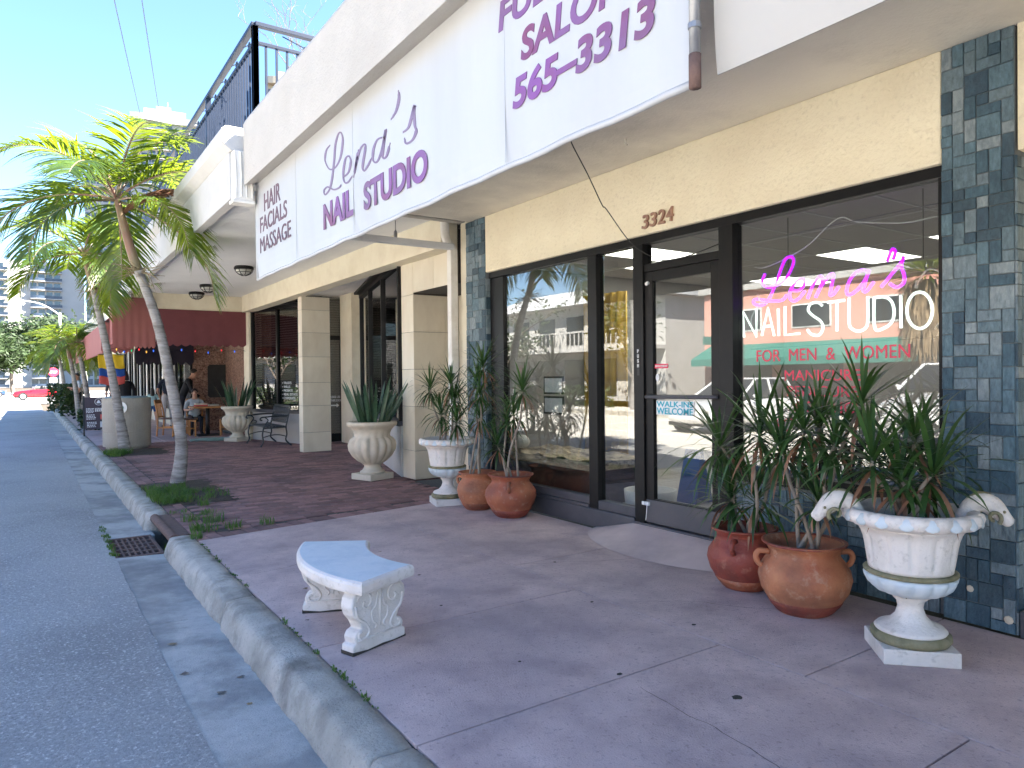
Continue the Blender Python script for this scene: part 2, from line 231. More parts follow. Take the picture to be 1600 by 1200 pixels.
# ---------------------------------------------------------------- builders
WL = {}
def wloc(o): return WL.get(o.name, Vector((0, 0, 0)))
class MB:
    def __init__(s): s.v = []; s.f = []; s.m = []
    def add(s, vs, fs, mi=0):
        k = len(s.v); s.v += [tuple(p) for p in vs]; s.f += [tuple(i+k for i in f) for f in fs]; s.m += [mi]*len(fs); return s
    def box(s, x0, x1, y0, y1, z0, z1, mi=0):
        return s.add([(x0, y0, z0), (x1, y0, z0), (x1, y1, z0), (x0, y1, z0), (x0, y0, z1), (x1, y0, z1), (x1, y1, z1), (x0, y1, z1)],
                     [(0, 3, 2, 1), (4, 5, 6, 7), (0, 1, 5, 4), (1, 2, 6, 5), (2, 3, 7, 6), (3, 0, 4, 7)], mi)
    def prism(s, poly, z0, z1, mi=0, inset=0):
        n = len(poly); vs = [(x, y, z0) for x, y in poly]+[(x, y, z1) for x, y in poly]
        return s.add(vs, [tuple(range(n))[::-1], tuple(range(n, 2*n))]+[(i, (i+1) % n, n+(i+1) % n, n+i) for i in range(n)], mi)
    def extr(s, poly, o, a, b, c, t, mi=0):
        """polygon in plane (o; axes a, b) pushed by t along c"""
        o, a, b, c = map(Vector, (o, a, b, c)); n = len(poly)
        vs = [o+a*x+b*y for x, y in poly]; vs += [p+c*t for p in vs]
        return s.add(vs, [tuple(range(n))[::-1], tuple(range(n, 2*n))]+[(i, (i+1) % n, n+(i+1) % n, n+i) for i in range(n)], mi)
    def tube(s, pts, rad, n=8, mi=0, cap=True):
        pts = [Vector(p) for p in pts]; m = len(pts)
        if m < 2: return s
        if not hasattr(rad, '__len__'): rad = [rad]*m
        t0 = (pts[1]-pts[0]).normalized(); up = Vector((0, 0, 1)) if abs(t0.z) < 0.9 else Vector((1, 0, 0))
        a = t0.cross(up).normalized(); vs = []
        for i, p in enumerate(pts):
            t = (pts[min(i+1, m-1)]-pts[max(i-1, 0)])
            t = t.normalized() if t.length > 1e-9 else t0
            a = (a-t*a.dot(t)); a = a.normalized() if a.length > 1e-6 else t.orthogonal().normalized()
            b = t.cross(a)
            vs += [p+(a*math.cos(2*PI*j/n)+b*math.sin(2*PI*j/n))*rad[i] for j in range(n)]
        fs = [(i*n+j, i*n+(j+1) % n, (i+1)*n+(j+1) % n, (i+1)*n+j) for i in range(m-1) for j in range(n)]
        if cap: fs += [tuple(range(n))[::-1], tuple(range((m-1)*n, m*n))]
        return s.add(vs, fs, mi)
    def lathe(s, prof, n=32, c=(0, 0, 0), mi=0, fn=None, cap=True):
        vs = []
        for k, (r, z) in enumerate(prof):
            for j in range(n):
                th = 2*PI*j/n; q = fn(th, k, r, z) if fn else r
                vs.append((c[0]+q*math.cos(th), c[1]+q*math.sin(th), c[2]+z))
        m = len(prof); fs = [(i*n+j, i*n+(j+1) % n, (i+1)*n+(j+1) % n, (i+1)*n+j) for i in range(m-1) for j in range(n)]
        if cap: fs += [tuple(range(n))[::-1], tuple(range((m-1)*n, m*n))]
        return s.add(vs, fs, mi)
    def ball(s, c, r, n=10, mi=0, sc=(1, 1, 1)):
        vs = []; fs = []
        for i in range(n//2+1):
            ph = PI*i/(n//2)
            for j in range(n): vs.append((c[0]+r*sc[0]*math.sin(ph)*math.cos(2*PI*j/n), c[1]+r*sc[1]*math.sin(ph)*math.sin(2*PI*j/n), c[2]+r*sc[2]*math.cos(ph)))
        for i in range(n//2):
            for j in range(n): fs.append((i*n+j, (i+1)*n+j, (i+1)*n+(j+1) % n, i*n+(j+1) % n))
        return s.add(vs, fs, mi)
    def strip(s, pts, widths, side, mi=0):
        """flat ribbon leaf through pts; side = vector(s) across"""
        vs = []; m = len(pts)
        for i, p in enumerate(pts):
            sd = side[i] if isinstance(side, list) else side
            vs += [Vector(p)-sd*widths[i], Vector(p)+sd*widths[i]]
        return s.add(vs, [(2*i, 2*i+1, 2*i+3, 2*i+2) for i in range(m-1)], mi)
    def mesh(s, name, mats, smooth=False):
        me = bpy.data.meshes.new(name); me.from_pydata(s.v, [], s.f)
        for mm in (mats if isinstance(mats, (list, tuple)) else [mats]): me.materials.append(MATS[mm] if isinstance(mm, str) else mm)
        if any(s.m): me.polygons.foreach_set('material_index', s.m)
        if smooth: me.polygons.foreach_set('use_smooth', [True]*len(me.polygons))
        me.update(); return me
    def build(s, name, mats, parent=None, smooth=False, bev=0, local=False, fix=False, **props):
        if parent is not None and not local:
            d = wloc(parent); s.v = [(x-d.x, y-d.y, z-d.z) for x, y, z in s.v]
        me = s.mesh(name, mats, smooth)
        if fix:
            bm = bmesh.new(); bm.from_mesh(me); bmesh.ops.recalc_face_normals(bm, faces=bm.faces); bm.to_mesh(me); bm.free()
        return link(name, me, parent, bev, **props)
def link(name, me, parent=None, bev=0, loc=None, **props):
    o = bpy.data.objects.new(name, me); COL.objects.link(o)
    if loc is not None: o.location = loc
    if parent is not None: o.parent = parent; WL[o.name] = wloc(parent)+(Vector(loc) if loc is not None else Vector((0, 0, 0)))
    elif loc is not None: WL[o.name] = Vector(loc)
    if bev:
        b = o.modifiers.new('bevel', 'BEVEL'); b.width = bev; b.segments = 2; b.limit_method = 'ANGLE'
    for k, v in props.items(): o[k] = v
    return o
def thing(name, label, cat, loc=(0, 0, 0), rz=0, group=None):
    o = bpy.data.objects.new(name, None); COL.objects.link(o); o.location = loc; o.rotation_euler = (0, 0, rz); o.empty_display_size = 0.1
    o['label'] = label; o['category'] = cat
    if group: o['group'] = group
    WL[o.name] = Vector(loc); return o
def copytree(root, loc, rz=None, label=None, scale=None):
    def cp(o, par):
        c = o.copy(); COL.objects.link(c); c.parent = par
        for ch in list(o.children): cp(ch, c)
        return c
    c = cp(root, None); c.location = loc
    if rz is not None: c.rotation_euler = (0, 0, rz)
    if scale: c.scale = (scale,)*3
    if label: c['label'] = label
    WL[c.name] = Vector(loc); return c
def frame_of(parent): return wloc(parent)
def textmesh(txt, w, h, thick, bold=0.0, shear=0.0, spacing=1.0):
    """text as a mesh in local x (right) / y (up) fitted to w x h, thickness along z centred"""
    cu = bpy.data.curves.new('t', 'FONT'); cu.body = txt; cu.size = 1; cu.offset = bold; cu.extrude = 0.05; cu.shear = shear; cu.space_character = spacing
    cu.resolution_u = 5
    o = bpy.data.objects.new('t', cu); COL.objects.link(o); dg = bpy.context.evaluated_depsgraph_get(); dg.update()
    me = bpy.data.meshes.new_from_object(o.evaluated_get(dg)); bpy.data.objects.remove(o); bpy.data.curves.remove(cu)
    xs = [v.co.x for v in me.vertices]; ys = [v.co.y for v in me.vertices]
    x0, x1, y0, y1 = min(xs), max(xs), min(ys), max(ys)
    vs = [((v.co.x-x0)/(x1-x0)*w, (v.co.y-y0)/(y1-y0)*h, v.co.z/0.05*thick/2) for v in me.vertices]
    fs = [tuple(p.vertices) for p in me.polygons]; bpy.data.meshes.remove(me); return vs, fs
def text(name, txt, o, right, up, w, h, m, parent, thick=0.004, bold=0.0, shear=0.0, spacing=1.0, slope=0.0, **props):
    vs, fs = textmesh(txt, w, h, thick, bold, shear, spacing); right = Vector(right); up = Vector(up); nn = right.cross(up); o = Vector(o)
    mb = MB(); mb.add([o+right*x+up*(y+slope*x)+nn*z for x, y, z in vs], fs); return mb.build(name, m, parent, **props)
def catmull(pts, k=6):
    P = [Vector(p) for p in pts]; out = []
    for i in range(len(P)-1):
        a, b, c, d = P[max(i-1, 0)], P[i], P[i+1], P[min(i+2, len(P)-1)]
        for j in range(k):
            t = j/k; out.append(0.5*((2*b)+(c-a)*t+(2*a-5*b+4*c-d)*t*t+(3*b-a-3*c+d)*t**3))
    out.append(P[-1]); return out
# ================================================================ GROUND
def struct(mb, name, m, parent=None, **k):
    o = mb.build(name, m, parent, **k)
    if parent is None: o['kind'] = 'structure'
    return o
struct(MB().box(-900, 900, -300, 1500, -0.9, -0.5), 'ground', 'soil')
road = struct(MB().box(-10.2, 0.6, -40, 72, -0.45, -0.14), 'road', 'asphalt')
struct(MB().box(-90, 90, 72.002, 92, -0.45, -0.139), 'cross_road', 'asphalt')
struct(MB().box(-120, 120, 92.002, 125, -0.45, -0.05), 'far_verge', 'gutter')
mk = MB()
for i in range(12): mk.box(-9.9, -5.2, -6+i*2.9, -5.86+i*2.9, -0.138, -0.134)
mk.box(-5.0, -4.88, -30, 70, -0.138, -0.134)
struct(mk, 'parking_stripes', 'white')
struct(MB().box(-10.2, -2.6, -40, 70, -0.3, -0.1395), 'parking_strip', 'parking')
struct(MB().box(-13.4, -10.21, -40, 71, -0.45, 0.0), 'opposite_pavement', 'parking')
# gutter slabs with the inlet left open
gut = bpy.data.objects.new('gutter', None); COL.objects.link(gut); gut['kind'] = 'structure'
ys = [-6, -3.2, -0.6, 2.5, 5.05, 7.13, None, 8.06, 8.9, 9.75, 11.9, 14.3, 17, 20, 24, 28, 33, 39, 46]
for a, b in zip(ys[:-1], ys[1:]):
    if a is None or b is None: continue
    mb = MB(); mb.extr([(0.602, -0.45), (1.04, -0.45), (1.04, -0.158), (0.602, -0.141)], (0, a+0.003, 0), (1, 0, 0), (0, 0, 1), (0, 1, 0), b-a-0.006)
    mb.build('gutter_slab', 'gutter', gut, fix=True, bev=0.004)
ed = MB()
rnd = random.Random(3)
pts = [(0.602+rnd.uniform(-0.006, 0.008), -6+i*0.16) for i in range(330)]
ed.prism([(0.55, -6)]+pts+[(0.55, pts[-1][1])], -0.2, -0.1385); struct(ed, 'asphalt_edge', 'asphalt', fix=True)
# kerb stones
kerb = bpy.data.objects.new('kerb', None); COL.objects.link(kerb); kerb['kind'] = 'structure'
prof = [(0.975, -0.40), (0.975, -0.157), (0.99, -0.10), (1.003, -0.055), (1.016, -0.024), (1.036, -0.005), (1.06, 0.002), (1.14, 0.003), (1.205, 0.0), (1.205, -0.40)]
ys = [-6, -3.4, -1.0, 0.3, 2.49, 4.84, 7.12, None, 8.32, 10.7, 13.1, 15.5, 18, 21, 24, 28, 32, 37, 46]
def loftstone(a, b, seed):
    rn = random.Random(seed); mb = MB(); n = len(prof); k = max(8, int((b-a)/0.05)); vs = []
    for i in range(k+1):
        y = a+(b-a)*i/k; e = 0.014*max(0, 1-min(i, k-i)/2.0)
        for j, (x, z) in enumerate(prof):
            wv = (rn.uniform(-1, 1)*0.004+0.012*mnoise.noise(Vector((seed*3.1+j*0.35, y*4.0, 0)))+0.008*mnoise.noise(Vector((seed+j*0.8, y*11.0, 3)))) if 1 <= j <= 7 else rn.uniform(-1, 1)*0.002
            vs.append((x+wv*(0.9 if j > 0 and j < 9 else 0)+(e if j < 5 else 0), y, z-(e if 2 < j < 9 else 0)+(wv*0.5 if 2 <= j <= 8 else 0)))
    fs = [(i*n+j, i*n+j+1, (i+1)*n+j+1, (i+1)*n+j) for i in range(k) for j in range(n-1)]+[tuple(range(n)), tuple(range(k*n, (k+1)*n))[::-1]]
    mb.add(vs, fs); return mb
for i, (a, b) in enumerate(zip(ys[:-1], ys[1:])):
    if a is None or b is None: continue
    loftstone(a+0.004, b-0.004, i).build('kerb_stone', 'kerbc', kerb, smooth=True, fix=True)
struct(MB().box(-10.55, -10.2, -40, 71, -0.45, 0.012), 'opposite_kerb', 'kerbc')
# storm drain
dr = thing('storm_drain', 'rusty slotted storm drain grate set in the concrete gutter', 'drain', (0.8, 7.6, -0.14))
fr = MB(); x0, x1, y0, y1 = 0.605, 1.0, 7.135, 8.055
for a, b, c, d in ((x0, x1, y0, y0+0.05), (x0, x1, y1-0.05, y1), (x0, x0+0.03, y0+0.05, y1-0.05), (x1-0.03, x1, y0+0.05, y1-0.05)): fr.box(a, b, c, d, -0.2, -0.146)
fr.build('grate_frame', 'rust', dr, bev=0.004)
for i in range(1, 5): MB().box(x0+0.03, x1-0.03, y0+0.05+i*0.164-0.02, y0+0.05+i*0.164+0.02, -0.19, -0.149).build('grate_bar', 'rust', dr, bev=0.004)
for i in range(1, 7): MB().box(x0+0.03+i*0.0479-0.009, x0+0.03+i*0.0479+0.009, y0+0.052, y1-0.052, -0.19, -0.151).build('grate_bar', 'rust', dr, bev=0.003)
pit = MB(); pit.box(0.6, 1.3, 7.13, 8.06, -0.48, -0.46); pit.box(0.59, 0.60, 7.13, 8.06, -0.46, -0.16); pit.box(1.28, 1.3, 7.13, 8.3, -0.46, -0.04); pit.build('catch_pit', 'dirt', dr)
hd = MB(); hd.tube([(1.075, 7.10, -0.035), (1.075, 7.5, -0.03), (1.075, 8.34, -0.035)], 0.045, 12); hd.box(1.08, 1.21, 7.12, 8.32, -0.05, -0.004)
hd.build('inlet_hood', 'rust', dr, smooth=False, bev=0.004)
# pink concrete slabs
def border(x): return 6.75+(x-1.215)*0.165
pave = bpy.data.objects.new('pavement', None); COL.objects.link(pave); pave['kind'] = 'structure'
MB().box(1.206, 4.34, -6, 46, -0.45, -0.016).build('pavement_bed', 'joint', pave)
g = 0.004
for xa, xb, yl in ((1.212, 2.99, [-6, -3.5, -1.1, 0.1, 1.27, 2.47, 3.67, None]), (2.99, 4.335, [-6, -3.5, -1.2, 0.4, 1.98, 4.4, None])):
    for a, b in zip(yl[:-1], yl[1:]):
        if b is None: poly = [(xa+g, a+g), (xb-g, a+g), (xb-g, border(xb)-g), (xa+g, border(xa)-g)]
        else: poly = [(xa+g, a+g), (xb-g, a+g), (xb-g, b-g), (xa+g, b-g)]
        MB().prism(poly, -0.3, 0.0).build('paving_slab', 'pink', pave, fix=True, bev=0.003)
# ramp of smoother concrete up to the door
rp = MB(); vs = []; N = 24; outer = []
for i in range(N+1):
    t = i/N; y = 5.05-t*1.95; bulge = 0.47*math.sin(PI*t)**0.6; outer.append((4.335-bulge, y))
ramp_z = lambda y: 0.128 if y < 4.55 else max(0.006, 0.128*(5.05-y)/0.5)
vs = []
for (x, y) in outer:
    for k in range(7):
        t = k/6; xx = x+(4.395-x)*t; vs.append((xx, y, 0.003+ (ramp_z(y) if y > 3.4 else 0.128*max(0.0, (y-3.1)/0.3))*t**1.15))
fs = [(i*7+k, i*7+k+1, (i+1)*7+k+1, (i+1)*7+k) for i in range(N) for k in range(6)]
rp.add(vs, fs); struct(rp, 'door_ramp', 'rampc', smooth=True, fix=True)
# brick pavers, zig-zag edged
L_, W_ = 0.225, 0.1125
def paver_poly(a=0.011):
    zz = [0, a, 0, a, 0]; return [(i*L_/4, zz[i]) for i in range(5)]+[((4-i)*L_/4, W_+zz[4-i]) for i in range(5)]
def paver_geo(poly, h=0.05, inset=0.006, ch=0.006):
    cx = sum(p[0] for p in poly)/len(poly); cy = sum(p[1] for p in poly)/len(poly); n = len(poly)
    def ins(d): 
        out = []
        for x, y in poly:
            out.append((x-d*(1 if x > cx else -1)*(1 if abs(x-cx) > 0.09 else 0), y-d*(1 if y > cy else -1)))
        return out
    a = ins(0.0028); b = ins(inset+0.003)
    vs = [(x, y, -h) for x, y in a]+[(x, y, -ch) for x, y in a]+[(x, y, 0) for x, y in b]
    fs = [(i, (i+1) % n, n+(i+1) % n, n+i) for i in range(n)]+[(n+i, n+(i+1) % n, 2*n+(i+1) % n, 2*n+i) for i in range(n)]+[tuple(range(2*n, 3*n))]
    return vs, fs
pv, pf = paver_geo(paver_poly()); pm = MB().add(pv, pf).mesh('brick', 'brick')
rv, rf = paver_geo([(0, 0), (0.11, 0), (0.22, 0), (0.22, 0.11), (0.11, 0.11), (0, 0.11)]); rm = MB().add(rv, rf).mesh('brick_border', 'brick')
PITS = [(1.215, 2.06, 8.85, 10.95), (1.215, 2.3, 15.2, 16.7)]
def inpit(x, y, m=0.0): return any(a-m < x < b+m and c-m < y < d+m for a, b, c, d in PITS)
spots = []
rows = int((18.2-6.8)/W_)
for r_ in range(rows):
    y = 6.78+r_*W_
    for c in range(-1, 26):
        x = 1.215+c*L_+(L_/2 if r_ % 2 else 0)
        if x < 1.43 or x+L_ > 6.2: continue
        if y < border(x+L_)+0.235: continue
        if x > 4.2 and y < 9.1: continue
        if inpit(x+L_/2, y+W_/2, 0.03): continue
        spots.append((x, y, 0, 0))
bl = 0.222; n = int(3.13/0.112)     # soldier course along the joint with the concrete
ang = math.atan(0.165)
for i in range(n):
    x = 1.335+i*0.1135; spots.append((x, border(x)+0.012, ang+PI/2, 1))
for i in range(50):                  # kerb-side course
    y = 6.9+i*0.226
    if not inpit(1.3, y+0.1) and y < 18: spots.append((1.325, y, PI/2, 1))
for i in range(100):
    y = 7.0+i*0.113
    if not inpit(1.4, y) and y < 18 and y > border(1.4)+0.2: spots.append((1.43, y, PI/2, 2))
def camd(s): return (s[0]*s[0]+s[1]*s[1])
spots.sort(key=camd)
rn = random.Random(5); rest = MB()
for i, (x, y, rz, k) in enumerate(spots):
    dz = -0.004+rn.uniform(-0.003, 0.003); rz += rn.uniform(-0.012, 0.012)
    if k == 2: rz = PI/2
    if i < 290:
        o = bpy.data.objects.new('brick', rm if k else pm); COL.objects.link(o); o.parent = pave; o.location = (x, y, dz); o.rotation_euler = (rn.uniform(-.01, .01), rn.uniform(-.01, .01), rz)
        if k == 2: o.scale = (0.5, 0.95, 1)
    else:
        c, s_ = math.cos(rz), math.sin(rz); V, F = (rv, rf) if k else (pv, pf); sx = 0.5 if k == 2 else 1
        rest.add([(x+c*a*sx-s_*b, y+s_*a*sx+c*b, z+dz) for a, b, z in V], F)
o = rest.build('brick_field', 'bricki', pave); o['kind'] = 'stuff'
for i in range(9):
    for xa, xb in ((1.212, 2.6), (2.61, 4.335)): MB().prism([(xa+g, 18.2+i*3+g), (xb-g, 18.2+i*3+g), (xb-g, 21.2+i*3-g), (xa+g, 21.2+i*3-g)], -0.3, -0.004).build('paving_slab', 'pink', pave, fix=True)
# planting pits
for k, (a, b, c, d) in enumerate(PITS):
    mb = MB(); nx, ny = 10, 18; rn = random.Random(k)
    vs = [(a+(b-a)*i/nx, c+(d-c)*j/ny, -0.012+0.03*math.sin(PI*i/nx)*math.sin(PI*j/ny)+rn.uniform(0, 0.012)) for j in range(ny+1) for i in range(nx+1)]
    mb.add(vs, [(j*(nx+1)+i, j*(nx+1)+i+1, (j+1)*(nx+1)+i+1, (j+1)*(nx+1)+i) for j in range(ny) for i in range(nx)])
    struct(mb, 'planting_soil', 'soil')
def tuft(mb, x, y, z, n, h, sp, rn, mi=0):
    for _ in range(n):
        a = rn.uniform(0, 2*PI); rr_ = sp*math.sqrt(rn.random()); px, py = x+rr_*math.cos(a), y+rr_*math.sin(a); hh = h*rn.uniform(0.5, 1.1); b = rn.uniform(0, 2*PI); le = rn.uniform(0.2, 0.8)*hh
        d = Vector((math.cos(b), math.sin(b), 0)); sd = Vector((-d.y, d.x, 0)); w_ = rn.uniform(0.002, 0.0045)*(1+h*3)
        mb.strip([Vector((px, py, z)), Vector((px, py, z+hh*0.6))+d*le*0.35, Vector((px, py, z+hh*0.9))+d*le], [w_, w_*0.8, w_*0.1], sd, mi)
def weeds(name, pts, label, seed):
    mb = MB(); rn = random.Random(seed)
    for p in pts: tuft(mb, *p, rn)
    o = mb.build(name, 'grass'); o['kind'] = 'stuff'; o['label'] = label; o['category'] = 'grass'; return o
rn = random.Random(11)
weeds('grass_patch', [(rn.uniform(1.22, 1.62), rn.uniform(8.95, 10.3), 0, 26, 0.09, 0.09, ) for _ in range(60)]+[(rn.uniform(1.5, 2.0), rn.uniform(9.0, 9.7), 0.01, 14, 0.07, 0.08) for _ in range(24)], 'green grass growing round the trunk of the palm beside the drain', 1)
weeds('grass_patch', [(rn.uniform(1.23, 1.6), rn.uniform(15.2, 16.1), 0, 24, 0.13, 0.1) for _ in range(34)], 'green weeds at the foot of the palm in front of the litter bin', 2)
weeds('weeds', [(1.37+0.25*i+rn.uniform(-.05, .05), 6.95+rn.uniform(0, 0.2)+abs(1-i)*0.1, 0, 40, 0.10, 0.09) for i in range(3)]+[(1.5, 7.55, 0, 60, 0.12, 0.1), (1.33, 7.75, 0, 50, 0.1, 0.09), (1.55, 8.05, 0, 40, 0.07, 0.09), (1.28, 7.2, 0, 45, 0.11, 0.06), (1.3, 8.3, 0, 30, 0.05, 0.1), (1.62, 8.62, 0.0, 50, 0.09, 0.07), (1.03, 7.13, -0.14, 40, 0.08, 0.04), (1.22, 6.85, 0, 40, 0.09, 0.05)], 'weeds sprouting between the bricks beside the storm drain', 3)
weeds('weeds', [(1.21+rn.uniform(-.006, .01), rn.choice((rn.uniform(2.85, 4.3), rn.uniform(2.8, 3.6), rn.uniform(5, 6.6))), 0, rn.randint(3, 9), rn.choice((0.010, 0.014, 0.026)), 0.014) for _ in range(64)], 'tiny weeds in the crack between kerb and pink pavement', 4)
weeds('weeds', [(0.61+rn.uniform(-.02, .02), rn.uniform(7.1, 8.7), -0.14, 14, 0.03, 0.03) for _ in range(24)], 'dark weeds along the asphalt edge beside the grate', 5)
# fallen leaves and gum spots
for k, (x, y, z, r_) in enumerate([(0.77, 3.75, -0.146, 0.03), (0.86, 3.55, -0.149, 0.02), (0.9, 3.9, -0.15, 0.022), (0.68, 4.6, -0.142, 0.035), (0.66, 4.1, -0.142, 0.03), (1.52, 4.75, 0.001, 0.02), (1.33, 4.12, 0.001, 0.016), (2.35, 5.4, 0.001, 0.02)]):
    mb = MB(); rn = random.Random(k); n = 9
    vs = [(x, y, z+0.006)]+[(x+r_*0.6*rn.uniform(0.5, 1.2)*math.cos(2*PI*i/n)*1.6, y+r_*0.6*rn.uniform(0.5, 1.2)*math.sin(2*PI*i/n), z+rn.uniform(0.001, 0.008)) for i in range(n)]
    mb.add(vs, [(0, 1+i, 1+(i+1) % n) for i in range(n)])
    o = mb.build('fallen_leaf', 'twig' if k % 2 else 'bark'); o['label'] = 'small dry fallen leaf lying on the ground by the kerb'; o['category'] = 'leaf'; o['group'] = 'fallen leaves by the kerb'
gs = MB(); rn = random.Random(9)
for (x, y, r_) in [(2.55, 2.02, 0.022), (2.3, 2.5, 0.013), (3.1, 2.75, 0.012), (2.9, 3.4, 0.01), (2.0, 2.9, 0.008), (3.3, 4.3, 0.009), (2.3, 4.6, 0.01), (2.1, 3.9, 0.008)]:
    n = 12; gs.prism([(x+r_*rn.uniform(.75, 1.1)*math.cos(2*PI*i/n)*1.2, y+r_*rn.uniform(.75, 1.1)*math.sin(2*PI*i/n)) for i in range(n)], 0.0005, 0.0022)
o = gs.build('gum_spots', 'dirt', pave, fix=True); o['kind'] = 'stuff'

# hairline cracks worn into the slabs
for k, (x, y, a, n) in enumerate(((1.3, 5.35, 0.2, 26), (3.9, 4.0, 2.7, 22), (2.2, 1.5, 1.2, 20), (3.2, 3.2, -0.6, 24))):
    rn = random.Random(60+k); pts = []; 
    for i in range(n):
        pts.append((x, y)); a += rn.uniform(-.45, .45)*0.6; x += 0.045*math.cos(a); y += 0.045*math.sin(a)
    mb = MB()
    for (p, q) in zip(pts[:-1], pts[1:]):
        w_ = rn.uniform(0.0008, 0.002); d = Vector((q[0]-p[0], q[1]-p[1], 0)).normalized(); s_ = Vector((-d.y, d.x, 0))*w_
        mb.add([Vector((*p, 0.0012))-s_, Vector((*q, 0.0012))-s_, Vector((*q, 0.0012))+s_, Vector((*p, 0.0012))+s_], [(0, 1, 2, 3)])
    o = mb.build('pavement_crack', 'joint', pave); o['kind'] = 'stuff'
# ================================================================ NAIL STUDIO BUILDING
A = thing('salon_building', 'cream stucco nail salon with black framed shopfront and white sign canopy', 'building', (7, 2, 0))
MB().box(4.36, 4.62, 1.995, 6.935, 2.622, 3.27).build('stucco_wall', 'stucco', A, bev=0.012)
mb = MB(); mb.box(4.375, 4.62, -8, 1.615, 2.6, 3.27); mb.box(4.55, 4.62, -8, 1.62, 0, 0.6); mb.box(4.55, 4.62, 1.0, 1.62, 0.6, 2.6); mb.build('stucco_wall', 'stucco', A); MB().box(4.345, 4.549, -8, 1.60, 0, 0.14).build('wall_base', 'framegrey', A)
NW = MB()
for y in (-7.9, -5.7, -3.5, -1.3, 0.9): NW.box(4.55, 4.61, y, y+0.08, 0.6, 2.6)
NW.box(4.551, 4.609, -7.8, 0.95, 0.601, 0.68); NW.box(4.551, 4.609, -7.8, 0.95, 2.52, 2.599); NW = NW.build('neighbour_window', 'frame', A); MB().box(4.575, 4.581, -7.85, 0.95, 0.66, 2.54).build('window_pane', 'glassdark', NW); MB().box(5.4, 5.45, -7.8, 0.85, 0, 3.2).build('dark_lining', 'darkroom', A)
MB().box(2.07, 12, -8, 7.28, 3.27, 3.42).build('canopy_soffit', 'soffit', A)
fp = [(1.85, 3.41), (2.03, 3.475), (2.03, 4.14), (1.93, 4.14), (1.875, 4.085), (1.85, 4.03)]
mb = MB(); mb.extr(fp, (0, -8, 0), (1, 0, 0), (0, 0, 1), (0, 1, 0), 15.57); mb.build('fascia', 'fascia', A, fix=True, bev=0.006)
MB().box(2.03, 12, -8, 7.57, 3.9, 4.1).build('roof', 'whitew', A)
MB().box(2.035, 12, 7.45, 7.57, 3.30, 3.9).build('end_wall', 'fascia', A)
mb = MB(); mb.box(11, 12, -8, 7.4, 0, 3.9); mb.box(4.62, 11, -8, -7.8, 0, 3.27); mb.box(4.62, 11, 7.3, 7.42, 0, 3.27); mb.build('back_wall', 'greyroom', A)
# sign banner: a gently rippled vinyl sheet with hems
def banner(y0, y1, z0, z1, m, seed, parent, x=2.0):
    rn = random.Random(seed); nx, nz = 90, 14; vs = []
    def off(t, q): return 0.006*math.sin(t*9+seed)+0.004*math.sin(t*23+q*3)+0.008*(1-q)**3*math.sin(t*37+seed)
    for side in (0, 0.006):
        for j in range(nz+1):
            for i in range(nx+1):
                t = i/nx; q = j/nz; y = y0+(y1-y0)*t
                sag = (1-q)*0.006*math.sin(t*31)+(0.018*(1-q)*math.exp(-((y-1.82)/0.12)**2) if seed == 1 else 0)
                vs.append((x+side+off(t, q)*0.05+(0.02*(1-q)**6), y, z0+(z1-z0)*q+sag*0.6))
    n1 = (nx+1)*(nz+1); idx = lambda s, j, i: s*n1+j*(nx+1)+i
    fs = [(idx(0, j, i), idx(0, j, i+1), idx(0, j+1, i+1), idx(0, j+1, i)) for j in range(nz) for i in range(nx)]
    fs += [(idx(1, j, i), idx(1, j+1, i), idx(1, j+1, i+1), idx(1, j, i+1)) for j in range(nz) for i in range(nx)]
    fs += [(idx(0, 0, i), idx(1, 0, i), idx(1, 0, i+1), idx(0, 0, i+1)) for i in range(nx)]+[(idx(0, nz, i), idx(0, nz, i+1), idx(1, nz, i+1), idx(1, nz, i)) for i in range(nx)]
    fs += [(idx(0, j, 0), idx(0, j+1, 0), idx(1, j+1, 0), idx(1, j, 0)) for j in range(nz)]+[(idx(0, j, nx), idx(1, j, nx), idx(1, j+1, nx), idx(0, j+1, nx)) for j in range(nz)]
    return MB().add(vs, fs).build('sign_sheet', m, parent, smooth=False)
bn = thing('sign_banner', 'long white vinyl salon sign banner with purple lettering hung under the fascia', 'banner', (2.0, 4.6, 2.478))
banner(1.75, 7.72, 2.478, 3.478, 'vinyl', 1, bn)
hm = MB(); hm.tube([(2.012+0.004*math.sin(i), 1.75+i*0.1492, 2.478+0.004*math.sin(i*1.7)) for i in range(41)], 0.016, 8); hm.build('bottom_hem', 'vinyl', bn, smooth=True)
MB().tube([(2.01, 7.71, 2.48), (2.01, 7.71, 3.38)], 0.014, 8).build('side_hem', 'vinyl', bn, smooth=True)
for y in (2.98, 5.0, 6.35): MB().box(1.9985, 2.001, y-0.004, y+0.004, 2.50, 3.44).build('seam', 'vinyl', bn)
rt, upv = (0, -1, 0), (0, 0, 1)
def btext(t, y0, y1, z0, z1, m='letter', bold=0.03, shear=0.0, sp=1.0): text('lettering', t, (1.9975, y0-0.02, z0), rt, upv, y0-y1, z1-z0, m, bn, 0.003, bold, shear, sp)
btext('HAIR', 7.40, 6.84, 3.125, 3.305, 'lettermaroon', 0.012)
btext('FACIALS', 7.56, 6.64, 2.93, 3.09, 'lettermaroon', 0.012)
btext('MASSAGE', 7.57, 6.53, 2.725, 2.88, 'lettermaroon', 0.0)
btext('NAIL', 5.66, 5.02, 2.63, 2.835, 'letter', 0.035)
btext('STUDIO', 4.82, 3.835, 2.615, 2.815, 'letter', 0.035)
btext('565\u20133313', 2.925, 1.957, 2.735, 2.89, 'letter', 0.035, 0.12)
btext('SALON', 2.85, 2.10, 2.945, 3.10, 'letter', 0.03, 0.12)
